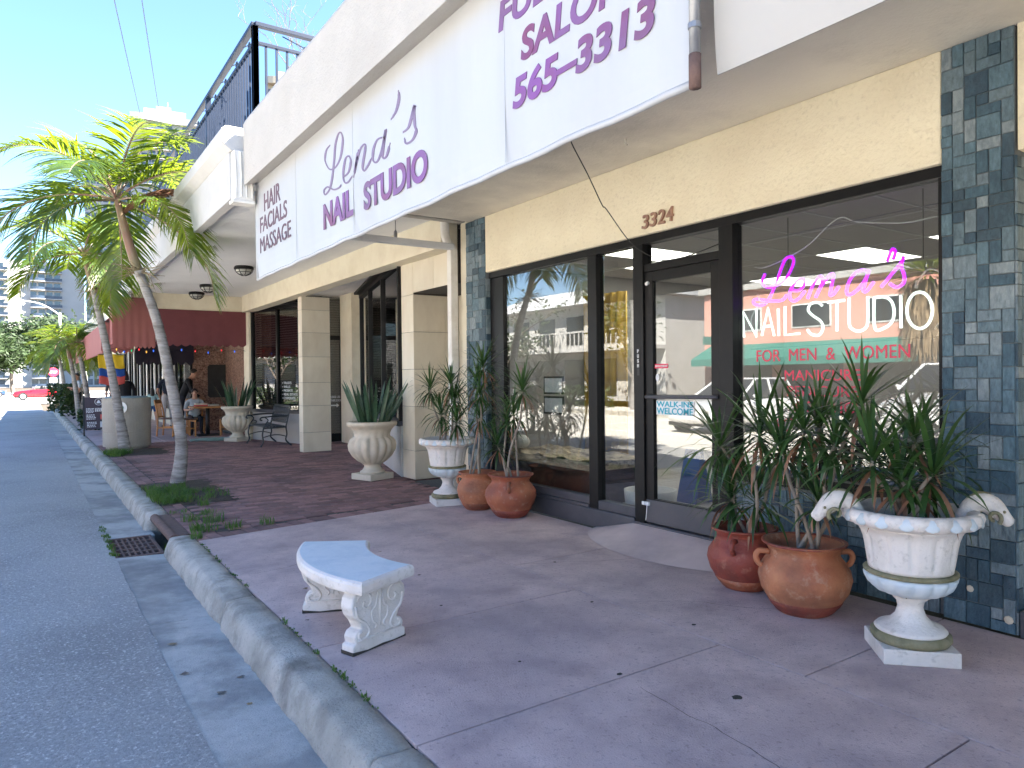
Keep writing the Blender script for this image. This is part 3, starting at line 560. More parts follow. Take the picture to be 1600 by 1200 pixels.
btext('FULL', 3.045, 2.50, 3.165, 3.315, 'letter', 0.03, 0.12)
LENA= [[(5.462, 3.27), (5.549, 3.253), (5.583, 3.18), (5.489, 3.088), (5.356, 3.068), (5.244, 3.118), (5.193, 3.222), (5.219, 3.294), (5.28, 3.305), (5.349, 3.239), (5.384, 3.115), (5.434, 2.994), (5.495, 2.927), (5.594, 2.908), (5.613, 2.946), (5.533, 2.956), (5.4, 2.905), (5.288, 2.894), (5.233, 2.907)], [(5.196, 2.951), (5.09, 2.964), (5.037, 3.027), (5.069, 3.079), (5.138, 3.078), (5.187, 3.0), (5.179, 2.921), (5.11, 2.892), (5.007, 2.918)], [(4.886, 3.081), (4.931, 2.999), (4.984, 2.9)], [(4.966, 2.933), (4.871, 3.058), (4.781, 3.088), (4.76, 3.053), (4.811, 2.944), (4.787, 2.902), (4.718, 2.921), (4.642, 2.961)], [(4.465, 3.047), (4.55, 3.054), (4.619, 3.003), (4.622, 2.932), (4.555, 2.909), (4.467, 2.973), (4.408, 3.082), (4.459, 2.96), (4.456, 2.907), (4.4, 2.909), (4.338, 2.977)], [(4.208, 3.277), (4.2, 3.219), (4.246, 3.156), (4.326, 3.126)], [(4.148, 2.99), (4.061, 3.002), (3.982, 3.1), (3.987, 3.075), (3.978, 2.988), (3.963, 2.941), (4.016, 2.904), (4.101, 2.906), (4.129, 2.947)]]
NEON= [[(3.32, 2.167), (3.347, 2.112), (3.307, 2.067), (3.241, 2.066), (3.163, 2.096), (3.099, 2.167), (3.079, 2.225), (3.098, 2.261), (3.142, 2.251), (3.188, 2.173), (3.234, 2.076), (3.268, 2.0), (3.308, 1.952), (3.369, 1.935), (3.417, 1.956), (3.41, 1.985), (3.348, 1.976), (3.255, 1.959), (3.177, 1.957), (3.138, 1.992)], [(3.1, 2.022), (3.038, 2.015), (2.995, 2.049), (3.0, 2.088), (3.049, 2.088), (3.1, 2.028), (3.113, 1.973), (3.088, 1.943), (3.038, 1.955), (2.989, 2.005)], [(2.971, 1.948), (2.935, 2.031), (2.881, 2.088), (2.858, 2.082), (2.876, 2.014), (2.906, 1.953), (2.858, 2.034), (2.8, 2.096), (2.772, 2.087), (2.79, 2.015), (2.801, 1.958), (2.773, 1.961), (2.734, 2.009)], [(2.529, 2.077), (2.571, 2.098), (2.624, 2.079), (2.668, 2.022), (2.684, 1.967), (2.657, 1.944), (2.603, 1.974), (2.55, 2.039), (2.524, 2.092), (2.551, 2.019), (2.567, 1.965), (2.54, 1.957), (2.494, 2.012)], [(2.408, 2.131), (2.388, 2.187), (2.368, 2.204), (2.356, 2.182), (2.373, 2.136)], [(2.448, 1.972), (2.388, 2.04), (2.32, 2.109), (2.305, 2.146), (2.32, 2.089), (2.299, 2.028), (2.306, 1.981), (2.35, 1.961), (2.391, 1.988)]]
NEONW= [[(3.511, 1.704), (3.516, 1.9), (3.399, 1.704), (3.397, 1.908)], [(3.351, 1.707), (3.295, 1.911), (3.244, 1.701)], [(3.33, 1.775), (3.259, 1.776)], [(3.205, 1.699), (3.209, 1.898)], [(3.151, 1.91), (3.153, 1.702), (3.034, 1.706)], [(2.859, 1.889), (2.894, 1.914), (2.947, 1.908), (2.966, 1.866), (2.93, 1.825), (2.872, 1.783), (2.855, 1.734), (2.884, 1.687), (2.943, 1.696), (2.973, 1.73)], [(2.819, 1.907), (2.696, 1.911)], [(2.751, 1.906), (2.752, 1.706)], [(2.663, 1.924), (2.664, 1.753), (2.637, 1.71), (2.595, 1.697), (2.552, 1.715), (2.536, 1.764), (2.536, 1.921)], [(2.494, 1.907), (2.49, 1.711), (2.43, 1.707), (2.38, 1.743), (2.365, 1.811), (2.384, 1.877), (2.429, 1.906), (2.494, 1.907)], [(2.323, 1.905), (2.322, 1.7)], [(2.208, 1.915), (2.18, 1.904), (2.156, 1.877), (2.14, 1.84), (2.134, 1.797), (2.14, 1.755), (2.156, 1.72), (2.181, 1.697), (2.209, 1.69), (2.238, 1.701), (2.263, 1.727), (2.28, 1.765), (2.285, 1.809), (2.279, 1.852), (2.262, 1.888), (2.237, 1.91), (2.208, 1.915)]]
def penstroke(mb, pts, x, wmin, wmax, t=0.006):
    P = catmull([(x, y, z) for y, z in pts], 7); nib = Vector((0, 0.35, -0.94)).normalized()
    vs = []; fs = []
    for i, p in enumerate(P):
        d = (P[min(i+1, len(P)-1)]-P[max(i-1, 0)]).normalized(); s = Vector((1, 0, 0)).cross(d)
        down = abs(d.dot(nib)); ww = wmin+(wmax-wmin)*down**3
        if i < 3 or i > len(P)-4: ww = wmin
        for k in (-1, 1):
            for q in (0, t): vs.append(p+s*ww*k+Vector((-q, 0, 0)))
    for i in range(len(P)-1):
        a = i*4; b = a+4; fs += [(a, a+2, b+2, b), (a+1, b+1, b+3, a+3), (a, b, b+1, a+1), (a+2, a+3, b+3, b+2)]
    mb.add(vs, fs)
for st in LENA:
    mb = MB(); penstroke(mb, st, 1.9985, 0.006, 0.022, 0.002); mb.build('script_letter', 'lettergrey', bn, fix=True)
bn2 = thing('sign_banner', 'plain warm white vinyl banner continuing past the rusty vertical pipe', 'banner', (2.03, -2, 2.5))
banner(-7.9, 1.70, 2.50, 3.478, 'vinylwarm', 2, bn2, 2.045)
pp = thing('banner_pole', 'grey metal pole with rusty end at the corner of the sign banner', 'pole', (1.975, 1.725, 2.44))
MB().tube([(1.975, 1.725, 2.55), (1.975, 1.725, 3.39)], 0.02, 10).build('tube', 'steel', pp, smooth=True)
MB().tube([(1.975, 1.725, 2.44), (1.975, 1.725, 2.56)], 0.022, 10).build('rusty_end', 'rust', pp, smooth=True)
for z in (2.65, 2.8, 3.0): MB().tube([(1.975, 1.725, z), (1.975, 1.725, z+0.02)], 0.024, 10).build('clamp', 'steel', pp)
# tiled pillars: every tile its own piece
def tile_layout(nx, nz, seed):
    rn = random.Random(seed); occ = [[False]*nz for _ in range(nx)]; out = []
    for j in range(nz):
        for i in range(nx):
            if occ[i][j]: continue
            opts = [(2, 2)]*4+[(2, 1)]*4+[(1, 2)]*4+[(1, 1)]*2; rn.shuffle(opts)
            for a, b in opts+[(1, 1)]:
                if i+a <= nx and j+b <= nz and all(not occ[i+p][j+q] for p in range(a) for q in range(b)):
                    for p in range(a):
                        for q in range(b): occ[i+p][j+q] = True
                    out.append((i, j, a, b)); break
    return out
def tile_piece(w_, h_, t=0.012, g=0.0022, c=0.0025):
    vs = [(0, g, g), (0, w_-g, g), (0, w_-g, h_-g), (0, g, h_-g)]; vs += [(-t+c, y, z) for _, y, z in vs]; vs += [(-t, g+c, g+c), (-t, w_-g-c, g+c), (-t, w_-g-c, h_-g-c), (-t, g+c, h_-g-c)]
    fs = [(i, (i+1) % 4, 4+(i+1) % 4, 4+i) for i in range(4)]+[(4+i, 4+(i+1) % 4, 8+(i+1) % 4, 8+i) for i in range(4)]+[(8, 9, 10, 11)]
    return vs, [f[::-1] for f in fs]
def tiled_pillar(y0, y1, z1, nx, nz, seed, label, ret_z, depth):
    P = MB().box(4.372, 4.68, y0+0.012, y1, 0, z1).build('tiled_pillar', 'grout', A, label=label)
    cw, ch = (y1-y0-0.012)/nx, z1/nz; cache = {}; rn = random.Random(seed)
    for i, j, a, b in tile_layout(nx, nz, seed):
        if (a, b) not in cache:
            V, F = tile_piece(cw*a, ch*b); cache[(a, b)] = MB().add(V, F).mesh('tile', 'tile')
        o = link('tile', cache[(a, b)], P); o.location = Vector((4.372+rn.uniform(-0.004, 0.005), y0+0.012+i*cw, j*ch))-wloc(P); o.scale.z = 1
    mb = MB(); n = max(1, round(depth/cw)); nz2 = int(ret_z/ch)
    for i, j, a, b in tile_layout(n, nz2, seed+9):
        V, F = tile_piece(depth/n*a, ch*b)
        mb.add([(4.372+y, y0+0.012+x, z+j*ch) if False else (4.366+i*depth/n+y, y0+0.012+x, z+j*ch) for x, y, z in V], [f[::-1] for f in F])
    o = mb.build('tile_return', 'tile', P); o['kind'] = 'stuff'
    return P
PR = tiled_pillar(1.615, 1.995, 3.268, 6, 52, 21, 'pillar of blue grey slate tiles at the near end of the shopfront', 2.6, 0.30)
PL = tiled_pillar(6.935, 7.375, 3.268, 6, 46, 33, 'pillar of blue grey slate tiles beside the white downpipe', 2.6, 0.085)
for (y, z, r_) in ((1.85, 0.2, 0.02), (1.66, 0.075, 0.024)):
    MB().ball((4.358, y, z), r_, 8, 0, (0.3, 1, 1)).build('chipped_spot', 'castbeige', PR)
# shopfront frame
FX0, FX1 = 4.40, 4.50
def fbar(y0, y1, z0, z1, x0=FX0, x1=FX1, m='frame', name='frame_bar', bev=0.004): return MB().box(x0, x1, y0, y1, z0, z1).build(name, m, A, bev=bev)
fbar(1.99, 6.93, 2.555, 2.622); fbar(6.66, 6.93, 0.06, 2.553, 4.42); fbar(5.055, 5.18, 0.14, 2.553); fbar(4.43, 4.55, 0.10, 2.553, 4.385)
fbar(3.485, 3.615, 0.05, 2.553, 4.385); fbar(1.99, 2.03, 0.6, 2.553)
fbar(3.618, 4.428, 2.31, 2.375)
fbar(5.182, 6.658, 0.20, 0.27, m='framegrey'); fbar(4.552, 5.053, 0.17, 0.25, m='framegrey'); fbar(2.03, 3.484, 0.62, 0.70)
fbar(4.552, 6.93, 0.0, 0.168, 4.375, 4.52, 'framegrey', 'plinth', 0.006); fbar(5.182, 6.93, 0.168, 0.198, 4.39, 4.5, 'framegrey', 'plinth', 0.004)
fbar(3.40, 4.56, 0.10, 0.142, 4.372, 4.56, 'framegrey', 'threshold', 0.004)
mb = MB()
for i, j, a, b in tile_layout(23, 10, 77):
    V, F = tile_piece(1.455/23*a, 0.06*b); mb.add([(4.412+x, 2.03+i*1.455/23+y, j*0.06+z) for x, y, z in V], F)
mb.build('window_plinth_tiles', 'tile', A)['kind'] = 'stuff'
fbar(1.99, 3.486, 0, 0.618, 4.414, 4.52, 'grout', 'window_plinth', 0)
def pane(y0, y1, z0, z1, x=4.447, m='glass', parent=A, name='window_pane'): return MB().box(x, x+0.006, y0, y1, z0, z1).build(name, m, parent)
pane(5.18, 6.66, 0.27, 2.555); pane(4.55, 5.055, 0.25, 2.555); pane(3.615, 4.43, 2.375, 2.555); pane(2.03, 3.485, 0.70, 2.555)
# door leaf
D = MB(); 
D.box(4.405, 4.45, 4.335, 4.427, 0.15, 2.305); D.box(4.405, 4.45, 3.62, 3.71, 0.15, 2.305); D.box(4.405, 4.45, 3.71, 4.335, 2.22, 2.305); D.box(4.405, 4.45, 3.71, 4.335, 0.15, 0.36)
D = D.build('door', 'frame', A, bev=0.004)
MB().box(4.395, 4.404, 3.63, 4.42, 0.155, 0.35).build('kick_rail', 'framegrey', D, bev=0.003)
pane(3.71, 4.335, 0.36, 2.22, 4.425, 'glass', D, 'door_pane')
MB().tube([(4.385, 4.40, 1.235), (4.365, 4.36, 1.235), (4.365, 3.66, 1.245), (4.385, 3.63, 1.245)], 0.017, 8).build('push_bar', 'framegrey', D, smooth=True)
mb = MB(); mb.box(4.375, 4.40, 4.375, 4.415, 0.30, 0.33); mb.box(4.375, 4.40, 4.425, 4.455, 0.30, 0.33); mb.tube([(4.378, 4.395, 0.30), (4.375, 4.40, 0.22), (4.378, 4.41, 0.17)], 0.004, 6); mb.build('door_catch', 'white', D, bev=0.004)
MB().tube([(4.395, 4.40, 2.2), (4.395, 4.37, 2.215)], 0.015, 6).build('door_closer', 'white', D)
mb = MB(); mb.tube([(4.39, 3.69, 0.26), (4.375, 3.685, 0.25), (4.372, 3.67, 0.235)], 0.012, 8); mb.build('door_stop', 'steel', D, smooth=True)
# stickers and numbers
nb = thing('house_number', 'bronze numerals 3324 on the cream stucco above the door', 'house number', (4.35, 4.2, 2.66))
for i, ch in enumerate('3324'): text('numeral', ch, (4.349, 4.392-i*0.0925, 2.665+i*0.004), rt, upv, 0.078, 0.118, 'brass', nb, 0.02, 0.012, 0.1)
st = thing('walk_in_sticker', 'teal and white walk-ins welcome sticker on the door glass', 'sticker', (4.42, 4.1, 1.09))
MB().box(4.4215, 4.4235, 3.90, 4.315, 1.085, 1.205).build('sticker_back', 'white', st)
text('lettering', 'WALK-INS', (4.4195, 4.31, 1.152), rt, upv, 0.40, 0.048, 'tealvinyl', st, 0.002, 0.02)
text('lettering', 'WELCOME', (4.4195, 4.31, 1.090), rt, upv, 0.40, 0.056, 'tealvinyl', st, 0.002, 0.02)
st = thing('warning_sticker', 'small dark red watch your step sticker on the door glass', 'sticker', (4.42, 4.3, 1.49))
MB().box(4.4215, 4.4235, 4.18, 4.33, 1.478, 1.515).build('sticker_back', 'redvinyl', st)
text('lettering', 'WATCH YOUR STEP', (4.4195, 4.325, 1.488), rt, upv, 0.14, 0.017, 'white', st, 0.002, 0.02)
MB().ball((4.4215, 4.30, 1.40), 0.026, 12, 0, (0.08, 0.8, 1.25)).build('round_sticker', 'white')
bpy.data.objects['round_sticker']['label'] = 'small round white sticker below the red sticker on the door'; bpy.data.objects['round_sticker']['category'] = 'sticker'
st = thing('push_plate', 'narrow vertical plate reading push on the door frame', 'door plate', (4.38, 4.49, 1.45))
MB().box(4.3815, 4.3845, 4.472, 4.505, 1.42, 1.66).build('plate', 'black', st)
for i, ch in enumerate('PUSH'): text('lettering', ch, (4.3795, 4.4985, 1.615-i*0.042), rt, upv, 0.02, 0.03, 'white', st, 0.002, 0.02)
tx = thing('window_lettering', 'red vinyl service lettering on the big shop window beneath the neon sign', 'lettering', (4.445, 2.7, 1.0))
for s, y0, y1, z0, z1 in (('FOR  MEN  &  WOMEN', 3.32, 2.215, 1.51, 1.595), ('MANICURES', 3.085, 2.475, 1.37, 1.445), ('PEDICURES', 3.065, 2.49, 1.262, 1.335), ('ACRYLICS', 3.02, 2.52, 1.155, 1.228)):
    text('lettering', s, (4.4445, y0, z0), rt, upv, y0-y1, z1-z0, 'redvinyl', tx, 0.002, 0.0)
ht = [(0.5+0.5*math.sin(t)**3, 0.5+(13*math.cos(t)-5*math.cos(2*t)-2*math.cos(3*t)-math.cos(4*t))/32) for t in [i*2*PI/24 for i in range(25)]]
mb = MB(); mb.tube([(4.4445, 3.15-x*0.13, 1.0+y*0.12) for x, y in ht], 0.003, 5); mb.build('heart_outline', 'redvinyl', tx)
# neon sign hanging behind the glass
ne = thing('neon_sign', 'violet script and white tube neon sign hanging inside the shop window', 'neon sign', (4.55, 2.75, 1.66))
for stt in NEON:
    MB().tube([(4.55+0.004*math.sin(k*0.3), p.x, p.y) for k, p in enumerate([Vector((a.x, a.y)) for a in catmull([(y, z, 0) for y, z in stt], 7)])], 0.0105, 8).build('script_tube', 'neonviolet', ne, smooth=True)
def roundpoly(pts, k=1):
    return pts
for i, stt in enumerate(NEONW):
    P = catmull([(y, z, 0) for y, z in stt], 5) if len(stt) > 4 and i not in (0,) else [Vector((y, z, 0)) for y, z in stt]
    MB().tube([(4.55, p.x, p.y) for p in P], 0.0095, 8).build('letter_tube', 'neonwhite', ne, smooth=True)
for y in (3.13, 2.19): MB().tube([(4.56, y, 2.55), (4.56, y, 2.12)], 0.0025, 5).build('chain', 'frame', ne)
MB().tube(catmull([(4.56, 3.42, 2.23), (4.56, 3.3, 2.22), (4.56, 3.0, 2.31), (4.56, 2.75, 2.47), (4.56, 2.6, 2.42), (4.56, 2.3, 2.36), (4.56, 2.1, 2.36), (4.56, 2.06, 2.3), (4.56, 2.05, 1.9), (4.56, 2.1, 1.66), (4.56, 2.14, 1.62)], 6), 0.005, 6).build('power_cable', 'white', ne, smooth=True)
mb = MB(); mb.tube([(4.55, 3.385, 2.02), (4.55, 3.36, 1.96), (4.55, 3.30, 1.945)], 0.009, 6); mb.tube(catmull([(4.55, 3.36, 1.96), (4.56, 3.45, 1.85), (4.56, 3.44, 1.75)], 6), 0.004, 6); mb.tube([(4.55, 2.22, 1.99), (4.55, 2.23, 1.94)], 0.011, 6); mb.tube(catmull([(4.555, 2.22, 1.98), (4.555, 2.15, 2.05), (4.555, 2.06, 1.98), (4.555, 2.06, 1.8), (4.555, 2.12, 1.68)], 6), 0.006, 6); mb.build('electrode_lead', 'white', ne, smooth=True)
mb = MB(); mb.tube([(4.555, 3.45, 1.61), (4.555, 2.03, 1.635)], 0.003, 5); mb.tube([(4.555, 3.45, 2.42), (4.555, 2.03, 2.44)], 0.003, 5); mb.build('support_rod', 'steel', ne)
# salon interior
rm_ = thing('salon_interior', 'dim salon room seen through the shop windows', 'room', (7, 4, 0.1))
MB().box(4.53, 11, 1.0, 7.3, 0.0, 0.09).build('room_floor', 'greyroom', rm_)
tm = MB().box(0.003, 0.397, 0.003, 0.397, 0, 0.02).mesh('floor_tile', 'floortile')
for i in range(9):
    for j in range(9):
        o = link('floor_tile', tm, rm_); o.location = Vector((4.56+i*0.4, 3.3+j*0.4, 0.10))-wloc(rm_)
mb = MB(); mb.box(10.3, 10.4, 1.0, 7.3, 0.09, 2.74); mb.box(4.66, 10.3, 7.15, 7.25, 0.09, 2.74); mb.box(4.66, 10.3, 0.9, 1.0, 0.09, 2.74); mb.build('room_wall', 'greyroom', rm_)
MB().box(4.63, 10.4, 0.9, 7.28, 2.78, 2.8).build('room_ceiling', 'greyroom', rm_)
cm = MB().box(0.01, 1.19, 0.01, 0.59, 0, 0.02).mesh('ceiling_tile', 'ceilroom'); lm_ = MB().box(0.01, 1.19, 0.01, 0.59, -0.003, 0.02).mesh('light_panel', 'panel')
for i in range(4):
    for j in range(10):
        lit = (i, j) in ((2, 5), (2, 3), (1, 8), (3, 8), (0, 7))  # last three panels are added out of view to brighten the room's far end
        o = link('light_panel' if lit else 'ceiling_tile', lm_ if lit else cm, rm_); o.location = Vector((4.85+i*1.2, 1.05+j*0.6, 2.74))-wloc(rm_)
mb = MB()
for i in range(5): mb.box(4.838+i*1.2, 4.862+i*1.2, 1.0, 7.15, 2.735, 2.76)
for j in range(11): mb.box(4.66, 10.3, 1.038+j*0.6, 1.062+j*0.6, 2.734, 2.758)
mb.build('ceiling_grid', 'letterpale', rm_)
def single(o, label, cat, group=None):
    o['label'] = label; o['category'] = cat
    if group: o['group'] = group
    return o
# furniture inside
db = thing('daybed', 'low daybed with tiger striped cover behind the far shop window', 'daybed', (4.95, 6.1, 0.1))
mb = MB(); nx, ny = 8, 20; vs = []
for j in range(ny+1):
    for i in range(nx+1): vs.append((4.6+0.8*i/nx, 5.35+1.65*j/ny, 0.56+0.02*math.sin(j*1.3+i)+0.015*math.sin(i*2.1)))
mb.add(vs, [(j*(nx+1)+i, j*(nx+1)+i+1, (j+1)*(nx+1)+i+1, (j+1)*(nx+1)+i) for j in range(ny) for i in range(nx)]); mb.box(4.6, 5.4, 5.35, 7.0, 0.47, 0.555); mb.build('cover', 'zebra', db, smooth=False)
MB().box(4.6, 5.4, 5.37, 6.98, 0.12, 0.468).build('base', 'black', db)
sw = MB(); sw.ball((4.78, 6.85, 0.66), 0.09, 12, 0, (1, 1.5, 0.9)); sw.tube(catmull([(4.78, 6.93, 0.68), (4.78, 7.0, 0.78), (4.78, 6.97, 0.88), (4.78, 6.91, 0.86)], 5), 0.025, 8); single(sw.build('swan_figurine', 'white', smooth=True), 'white swan ornament on the tiger striped daybed', 'ornament')
cu = MB(); vs = []; 
for j in range(2):
    for i in range(41): vs.append((6.0+0.05*math.sin(i*1.1), 6.35+i*0.022, 0.35+j*2.1))
cu.add(vs, [(i, i+1, 42+i, 41+i) for i in range(40)]); o = single(cu.build('curtain', 'gold', smooth=True), 'mustard yellow curtain hanging inside the salon', 'curtain'); o.modifiers.new('solid', 'SOLIDIFY').thickness = 0.01
pn = thing('framed_notice', 'pair of framed notices fixed inside the far shop window', 'notice', (4.47, 5.8, 1.03))
for z in (1.03, 1.235):
    MB().box(4.46, 4.475, 5.64, 5.97, z, z+0.185).build('notice_frame', 'black', pn, bev=0.003); MB().box(4.457, 4.46, 5.66, 5.95, z+0.02, z+0.165).build('notice_sheet', 'paperwhite', pn)
dk = thing('manicure_desk', 'grey manicure desk behind the big shop window', 'desk', (5.4, 2.9, 0.1))
MB().box(5.05, 5.75, 2.15, 3.9, 0.93, 1.0).build('desk_top', 'greyroom', dk, bev=0.01); MB().box(5.1, 5.7, 2.2, 3.85, 0.12, 0.928).build('desk_body', 'darkroom', dk)
vp = MB(); vp.lathe([(0.03, 0), (0.05, 0.04), (0.03, 0.1), (0.02, 0.14), (0.03, 0.16)], 14, (5.3, 3.25, 1.0)); single(vp.build('vase', 'paperwhite', smooth=True), 'small pale vase on the grey manicure desk', 'vase')
vp = MB(); vp.lathe([(0.03, 0), (0.04, 0.05), (0.045, 0.06)], 12, (5.25, 3.7, 1.0)); single(vp.build('cup', 'white', smooth=True), 'small white cup on the manicure desk', 'cup')
vp = MB(); 
for k in range(9): vp.strip([(5.35, 3.15, 1.0), (5.35+0.02*k-0.08, 3.15+0.05*math.sin(k), 1.09+0.02*(k % 3)), (5.35+0.05*k-0.2, 3.15+0.13*math.sin(k*2), 1.1)], [0.02, 0.03, 0.004], Vector((0.3, 1, 0)).normalized())
single(vp.build('dark_plant', 'dracaena'), 'small dark leafy plant on the manicure desk', 'plant')
tb = MB(); tb.lathe([(0.21, 0), (0.24, 0.1), (0.25, 0.22), (0.22, 0.22), (0.21, 0.12)], 24, (4.85, 4.82, 0.12)); single(tb.build('planter_tub', 'paperwhite', smooth=True), 'low white planter tub behind the narrow window pane', 'planter')
wf = thing('floor_sign', 'blue folding floor sign standing inside the salon door', 'floor sign', (5.6, 4.9, 0.12))
for s in (-1, 1): MB().extr([(-0.13, 0), (0.13, 0), (0.1, 0.55), (-0.1, 0.55)], (5.6+s*0.12, 4.95, 0.122), (0, 1, 0), (-s*0.2, 0, 0.98), (1, 0, 0), 0.012).build('sign_leaf', 'blue', wf, fix=True)
# loose cable, hook, bracket, downpipe
cb = MB(); cb.tube(catmull([(3.4, 4.19, 3.27), (3.45, 4.23, 3.2), (3.8, 4.45, 3.06), (4.1, 4.62, 2.89), (4.16, 4.63, 2.86), (4.34, 4.53, 2.58), (4.375, 4.3, 2.42), (4.375, 4.1, 2.365), (4.375, 3.85, 2.38), (4.38, 3.6, 2.42)], 6), 0.0045, 6); single(cb.build('loose_cable', 'black', smooth=True), 'loose dark cable sagging from the canopy to the door head', 'cable')
hk = MB(); hk.tube([(3.88, 4.095, 3.272), (3.88, 4.095, 3.235), (3.90, 4.095, 3.22)], 0.009, 6); single(hk.build('ceiling_hook', 'soffit'), 'small hook on the underside of the canopy', 'hook')
br = MB(); br.box(2.02, 4.24, 7.43, 7.52, 2.955, 3.025); single(br.build('banner_bracket', 'letterpale', bev=0.008), 'grey metal bracket bar from downpipe to the sign banner', 'bracket')
pb = MB(); pb.tube([(3.55, 7.6, 3.27), (3.55, 7.6, 3.13)], 0.006, 6); pb.lathe([(0.012, 0), (0.022, 0.03), (0.02, 0.08), (0.008, 0.1)], 12, (3.55, 7.6, 3.04)); single(pb.build('bare_bulb_holder', 'steel', smooth=True), 'small bulb holder dangling above the grey bracket bar', 'bulb holder')
dp = thing('downpipe', 'white rectangular downpipe between tiled pillar and marble wall', 'downpipe', (4.34, 7.65, 0))
MB().box(4.27, 4.37, 7.58, 7.68, 0.0, 3.0).build('pipe', 'pipewhite', dp, bev=0.01)
MB().tube(catmull([(4.22, 7.63, 3.40), (4.22, 7.63, 3.2), (4.25, 7.63, 3.08), (4.32, 7.63, 3.0), (4.32, 7.63, 2.9)], 5), 0.055, 10).build('elbow', 'pipewhite', dp, smooth=True)
MB().box(4.40, 4.62, 7.385, 7.56, 0, 3.42).build('corner_strip', 'cream', A)
# ================================================================ ARCADE BUILDING NEXT DOOR
B = thing('arcade_building', 'white and marble office building with deep canopy and terrace railing', 'building', (6, 12.8, 0))
MB().box(1.8, 12, 7.68, 17.95, 3.40, 3.62).build('canopy_soffit', 'soffitw', B)
mb = MB(); mb.extr([(1.755, 3.30), (1.86, 3.30), (1.86, 3.78), (1.745, 3.78)], (0, 7.74, 0), (1, 0, 0), (0, 0, 1), (0, 1, 0), 10.4); mb.build('fascia', 'whitew', B, fix=True, bev=0.006)
mb = MB(); mb.extr([(1.745, 3.78), (2.2, 3.78), (2.2, 4.03), (1.70, 4.03), (1.655, 3.99), (1.655, 3.86)], (0, 7.66, 0), (1, 0, 0), (0, 0, 1), (0, 1, 0), 10.5); mb.build('coping', 'whitew', B, fix=True, bev=0.006)
mb = MB(); mb.box(1.762, 1.955, 7.60, 7.737, 3.27, 3.775); mb.build('fascia_end', 'pipewhite', B, bev=0.01)
for i in range(4): MB().tube([(1.775+i*0.055, 7.597, 3.3), (1.78+i*0.052, 7.597, 3.5), (1.77+i*0.056, 7.597, 3.76)], 0.012, 6).build('peeling_flute', 'pipewhite', B)
MB().box(1.74, 1.965, 7.585, 7.75, 3.235, 3.27).build('fascia_foot', 'pipewhite', B, bev=0.008)
MB().box(2.2, 12, 7.66, 18.16, 3.62, 4.0).build('terrace', 'whitew', B)
MB().box(4.2, 4.45, 7.7, 17.55, 3.02, 3.40).build('arcade_beam', 'cream', B, bev=0.006)
MB().box(4.45, 7, 7.7, 17.6, 3.27, 3.40).build('recess_ceiling', 'soffitw', B)
MB().box(1.9, 5.2, 17.72, 17.94, 3.0, 3.40).build('end_beam', 'cream', B, bev=0.006)
MB().box(4.32, 4.62, 17.45, 17.93, 0, 3.02).build('end_pilaster', 'cream', B, bev=0.005)
def clad(o, a, b, W, H, cols, rows, parent, t=0.014, m='marble', g=0.0025):
    """marble panels on the face (origin o, unit axes a, b), thickness outwards along a x b"""
    a, b = Vector(a), Vector(b); nn = a.cross(b); o = Vector(o); x = 0
    for cw in cols:
        z = 0
        for rh in rows:
            mb = MB(); p = o+a*(x+g)+b*(z+g); q = a*(cw-2*g); r_ = b*(rh-2*g)
            f = [p, p+q, p+q+r_, p+r_]; mb.add(f+[v+nn*t for v in f], [(0, 3, 2, 1), (4, 5, 6, 7), (0, 1, 5, 4), (1, 2, 6, 5), (2, 3, 7, 6), (3, 0, 4, 7)])
            mb.build('cladding_panel', m, parent, bev=0.002); z += rh
        x += cw
rows = [0.38, 0.52, 0.45, 0.5, 0.47, 0.44, 0.26]
C1 = MB().box(4.376, 4.92, 13.634, 13.84, 0, 3.02).build('marble_column', 'joint', B)
clad((4.36, 13.62, 0), (1, 0, 0), (0, 0, 1), 0.56, 3.02, [0.56], rows, C1)
clad((4.376, 13.84, 0), (0, -1, 0), (0, 0, 1), 0.22, 3.02, [0.22], rows, C1)
# marble pier, lintel and niche
P1 = MB().box(4.434, 5.15, 8.934, 9.3, 0, 3.40).build('marble_pier', 'joint', B)
clad((4.434, 9.3, 0), (0, -1, 0), (0, 0, 1), 0.38, 3.4, [0.38], [0.40, 0.62, 0.52, 0.52, 0.52, 0.5, 0.32], P1)
clad((4.42, 8.934, 0), (1, 0, 0), (0, 0, 1), 0.72, 3.4, [0.5, 0.22], [0.40, 0.62, 0.52, 0.52, 0.52], P1)
P2 = MB().box(4.434, 5.15, 7.7, 8.93, 2.60, 3.40).build('niche_lintel', 'joint', B)
clad((4.434, 8.92, 2.60), (0, -1, 0), (0, 0, 1), 1.2, 0.8, [0.6, 0.6], [0.42, 0.38], P2)
mb = MB(); mb.box(5.15, 5.3, 7.45, 8.95, 0, 3.4); mb.build('niche_back', 'marblei', B)
